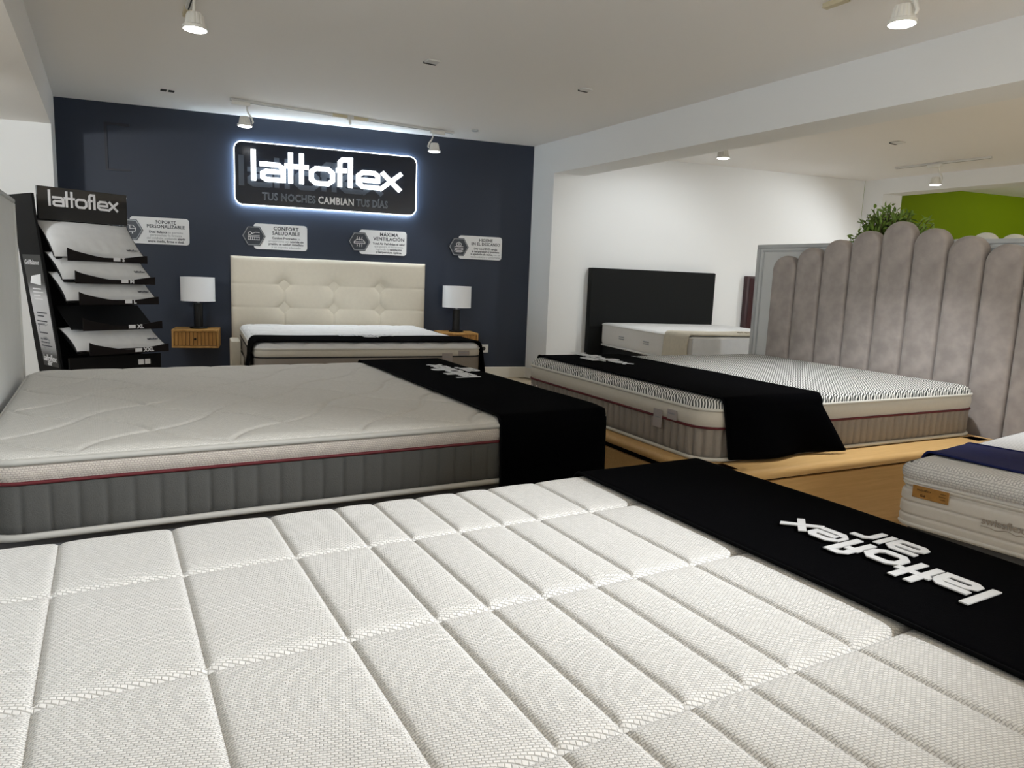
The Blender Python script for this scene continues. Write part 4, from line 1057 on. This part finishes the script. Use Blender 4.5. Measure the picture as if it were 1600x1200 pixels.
# ------------------------------------------------------------------ track lights
def head(t, arm=None, hang=0.21):
    """local: z=0 on the ceiling track; the lamp head hangs below"""
    MB().rbox(-0.02, 0.02, -0.075, 0.075, -0.055, -0.022, 0.004, 1).build('adapter', M['lamp_white'], t)
    zc = -hang
    MB().tube([(0, 0.05, -0.054), (0, 0.05, -0.085), (0, 0.062, -0.115), (0, 0.085, -0.145), (0, 0.098, -0.18), (0, 0.090, zc + 0.015)], [0.007, 0.007, 0.008, 0.009, 0.009, 0.007], 8).build('arm', M['lamp_white'], t, 60)
    def rib(j, k_): return 1.0 if j > 4 else (0.90 if k_ % 3 == 0 else 1.0)
    MB().lathe([(0.020, 0.070), (0.036, 0.068), (0.043, 0.055), (0.047, 0.03), (0.051, 0.008), (0.062, 0.002), (0.063, -0.012), (0.058, -0.014)], 36, (0, 0.03, zc), ribs=rib).build('heat_sink', M['lamp_white'], t, 35)
    MB().lathe([(0.0575, -0.0145), (0.05, -0.0175), (0.02, -0.019)], 28, (0, 0.03, zc)).build('lens', M['lamp_lens'], t, 60)
    return t
def track(label, p0, p1, tapes=()):
    p0, p1 = Vector(p0), Vector(p1); L = (p1 - p0).length; an = math.atan2(p1.y - p0.y, p1.x - p0.x)
    t = thing('light_track', label, 'light track', p0, an)
    MB().rbox(0, L, -0.017, 0.017, -0.022, -0.001, 0.002, 1).build('rail', M['rail_white'], t)
    MB().box(0.01, L - 0.01, -0.004, 0.004, -0.0228, -0.0215).build('slot', M['socket_dark'], t)
    for x in tapes: MB().rbox(x - 0.07, x + 0.07, -0.019, 0.019, -0.0245, -0.0005, 0.002, 1).build('joint_cover', M['yellow_tape'], t)
    return t
trc = track('white ceiling track above the glowing sign', (0.99, 6.80, ZC), (3.12, 6.83, ZC), (0.96, 1.16))
MB().tube([(1.05, -0.015, -0.03), (1.02, -0.12, -0.06), (0.985, -0.235, -0.115)], 0.012, 8).build('spare_arm', M['lamp_white'], trc, 60)
MB().rbox(1.03, 1.09, -0.02, 0.02, -0.035, -0.024, 0.003, 1).build('spare_adapter', M['lamp_white'], trc)
track('white ceiling track at the top left, end of rail showing', (0.462, 4.74, ZC), (0.462, 1.2, ZC), (0.05,))
track('white ceiling track at the top right, end of rail showing', (3.235, 2.60, ZC), (3.235, -1.6, ZC), (0.07,))
track('white ceiling track in the next room', (7.98, 5.22, ZC), (8.01, 4.20, ZC))
track('short ceiling track behind the white beam', (5.2, 5.62, ZC), (5.2, 4.6, ZC))
heads = []
def put(label, x, y, rz, hang):
    if not heads: t = head(thing('track_light', label, 'track light', (0, 0, 0), 0, 'lit track lights'), hang=hang)
    else: t = head(thing('track_light', label, 'track light', (0, 0, 0), 0, 'lit track lights'), hang=hang)
    t.location = (x, y, ZC); t.rotation_euler = (0, 0, rz); heads.append(t); return t
put('lit white track light at the top left of the ceiling', 0.456, 4.235, 0, 0.21)
put('lit white track light above the left end of the glowing sign', 1.075, 6.78, -PI / 2, 0.21)
put('lit white track light above the right end of the glowing sign', 2.93, 6.80, PI / 2, 0.21)
put('lit white track light at the top right of the ceiling', 3.21, 2.18, PI, 0.21)
put('lit white track light peeking under the beam into the next room', 5.2, 5.14, 0, 0.21)
put('lit white track light hanging in the next room', 7.97, 4.76, PI, 0.23)
# small ceiling fittings
def plate(label, x, y, w=0.07, dark=True):
    t = thing('ceiling_plate', label, 'ceiling plate', (x, y, ZC))
    MB().rbox(-w / 2, w / 2, -w / 2, w / 2, -0.012, -0.001, 0.002, 1).build('plate', M['rail_white'], t)
    if dark: MB().box(-w / 2, w / 2, w / 2 - 0.018, w / 2 + 0.004, -0.0135, -0.002).build('dark_gap', M['socket_dark'], t)
    return t
cp = thing('ceiling_plate', 'two small dark holes in the ceiling near the navy wall', 'ceiling plate', (0.502, 6.878, ZC))
for xx in (-0.045, 0.015): MB().rbox(xx, xx + 0.045, -0.03, 0.03, -0.006, -0.001, 0.001, 1).build('dark_opening', M['socket_dark'], cp)
plate('small white ceiling plate above the foreground, left of two', 1.988, 4.735, 0.09)
plate('small white ceiling plate left of the beam, right of two', 3.221, 4.675, 0.08)
plate('tiny ceiling plate in the next room', 6.68, 4.38, 0.10)
cd_ = thing('ceiling_plate', 'small round ceiling cap right of the sign track', 'ceiling plate', (3.244, 6.60, ZC))
MB().lathe([(0.035, -0.001), (0.035, -0.012), (0.025, -0.016)], 20).build('cap', M['panel_trim'], cd_, 40)

# ------------------------------------------------------------------ lamp light
spot((0.456, 4.26, 2.31), (0.5, 3.7, 0.5), 24, 85)
spot((1.09, 6.70, 2.31), (1.40, 6.72, 0.6), 38, 90)
spot((2.90, 6.70, 2.31), (2.60, 6.62, 0.6), 38, 90)
spot((3.21, 2.15, 2.31), (3.45, 2.45, 0.4), 130, 75)
spot((5.2, 5.1, 2.31), (5.3, 6.6, 0.7), 52, 125)
spot((7.97, 4.73, 2.29), (7.2, 6.2, 0.8), 72, 125)
# unseen lamps of the same kind, placed to light beds and walls
spot((2.95, -0.25, 2.31), (-0.06, 1.58, 0.5), 640, 40, 1.0)
spot((3.235, 0.5, 2.31), (3.75, 0.75, 0.5), 80, 52, 0.8)
spot((-1.25, 4.9, 2.1), (-1.2, 7.2, 1.3), 62, 120)
spot((6.6, 1.0, 2.31), (6.8, 2.0, 0.5), 230, 120)
spot((10.8, 3.6, 2.31), (10.8, 5.2, 1.2), 45, 130)
for xx, yy in ((0.5, -2.6), (3.2, -2.6), (0.5, -5.2), (3.2, -5.2), (6.6, -2.0)):  # added unseen lamps; their floor bounce brightens ceiling and beam
    spot((xx, yy, 2.31), (xx, yy + 0.1, 0.0), 290, 120)
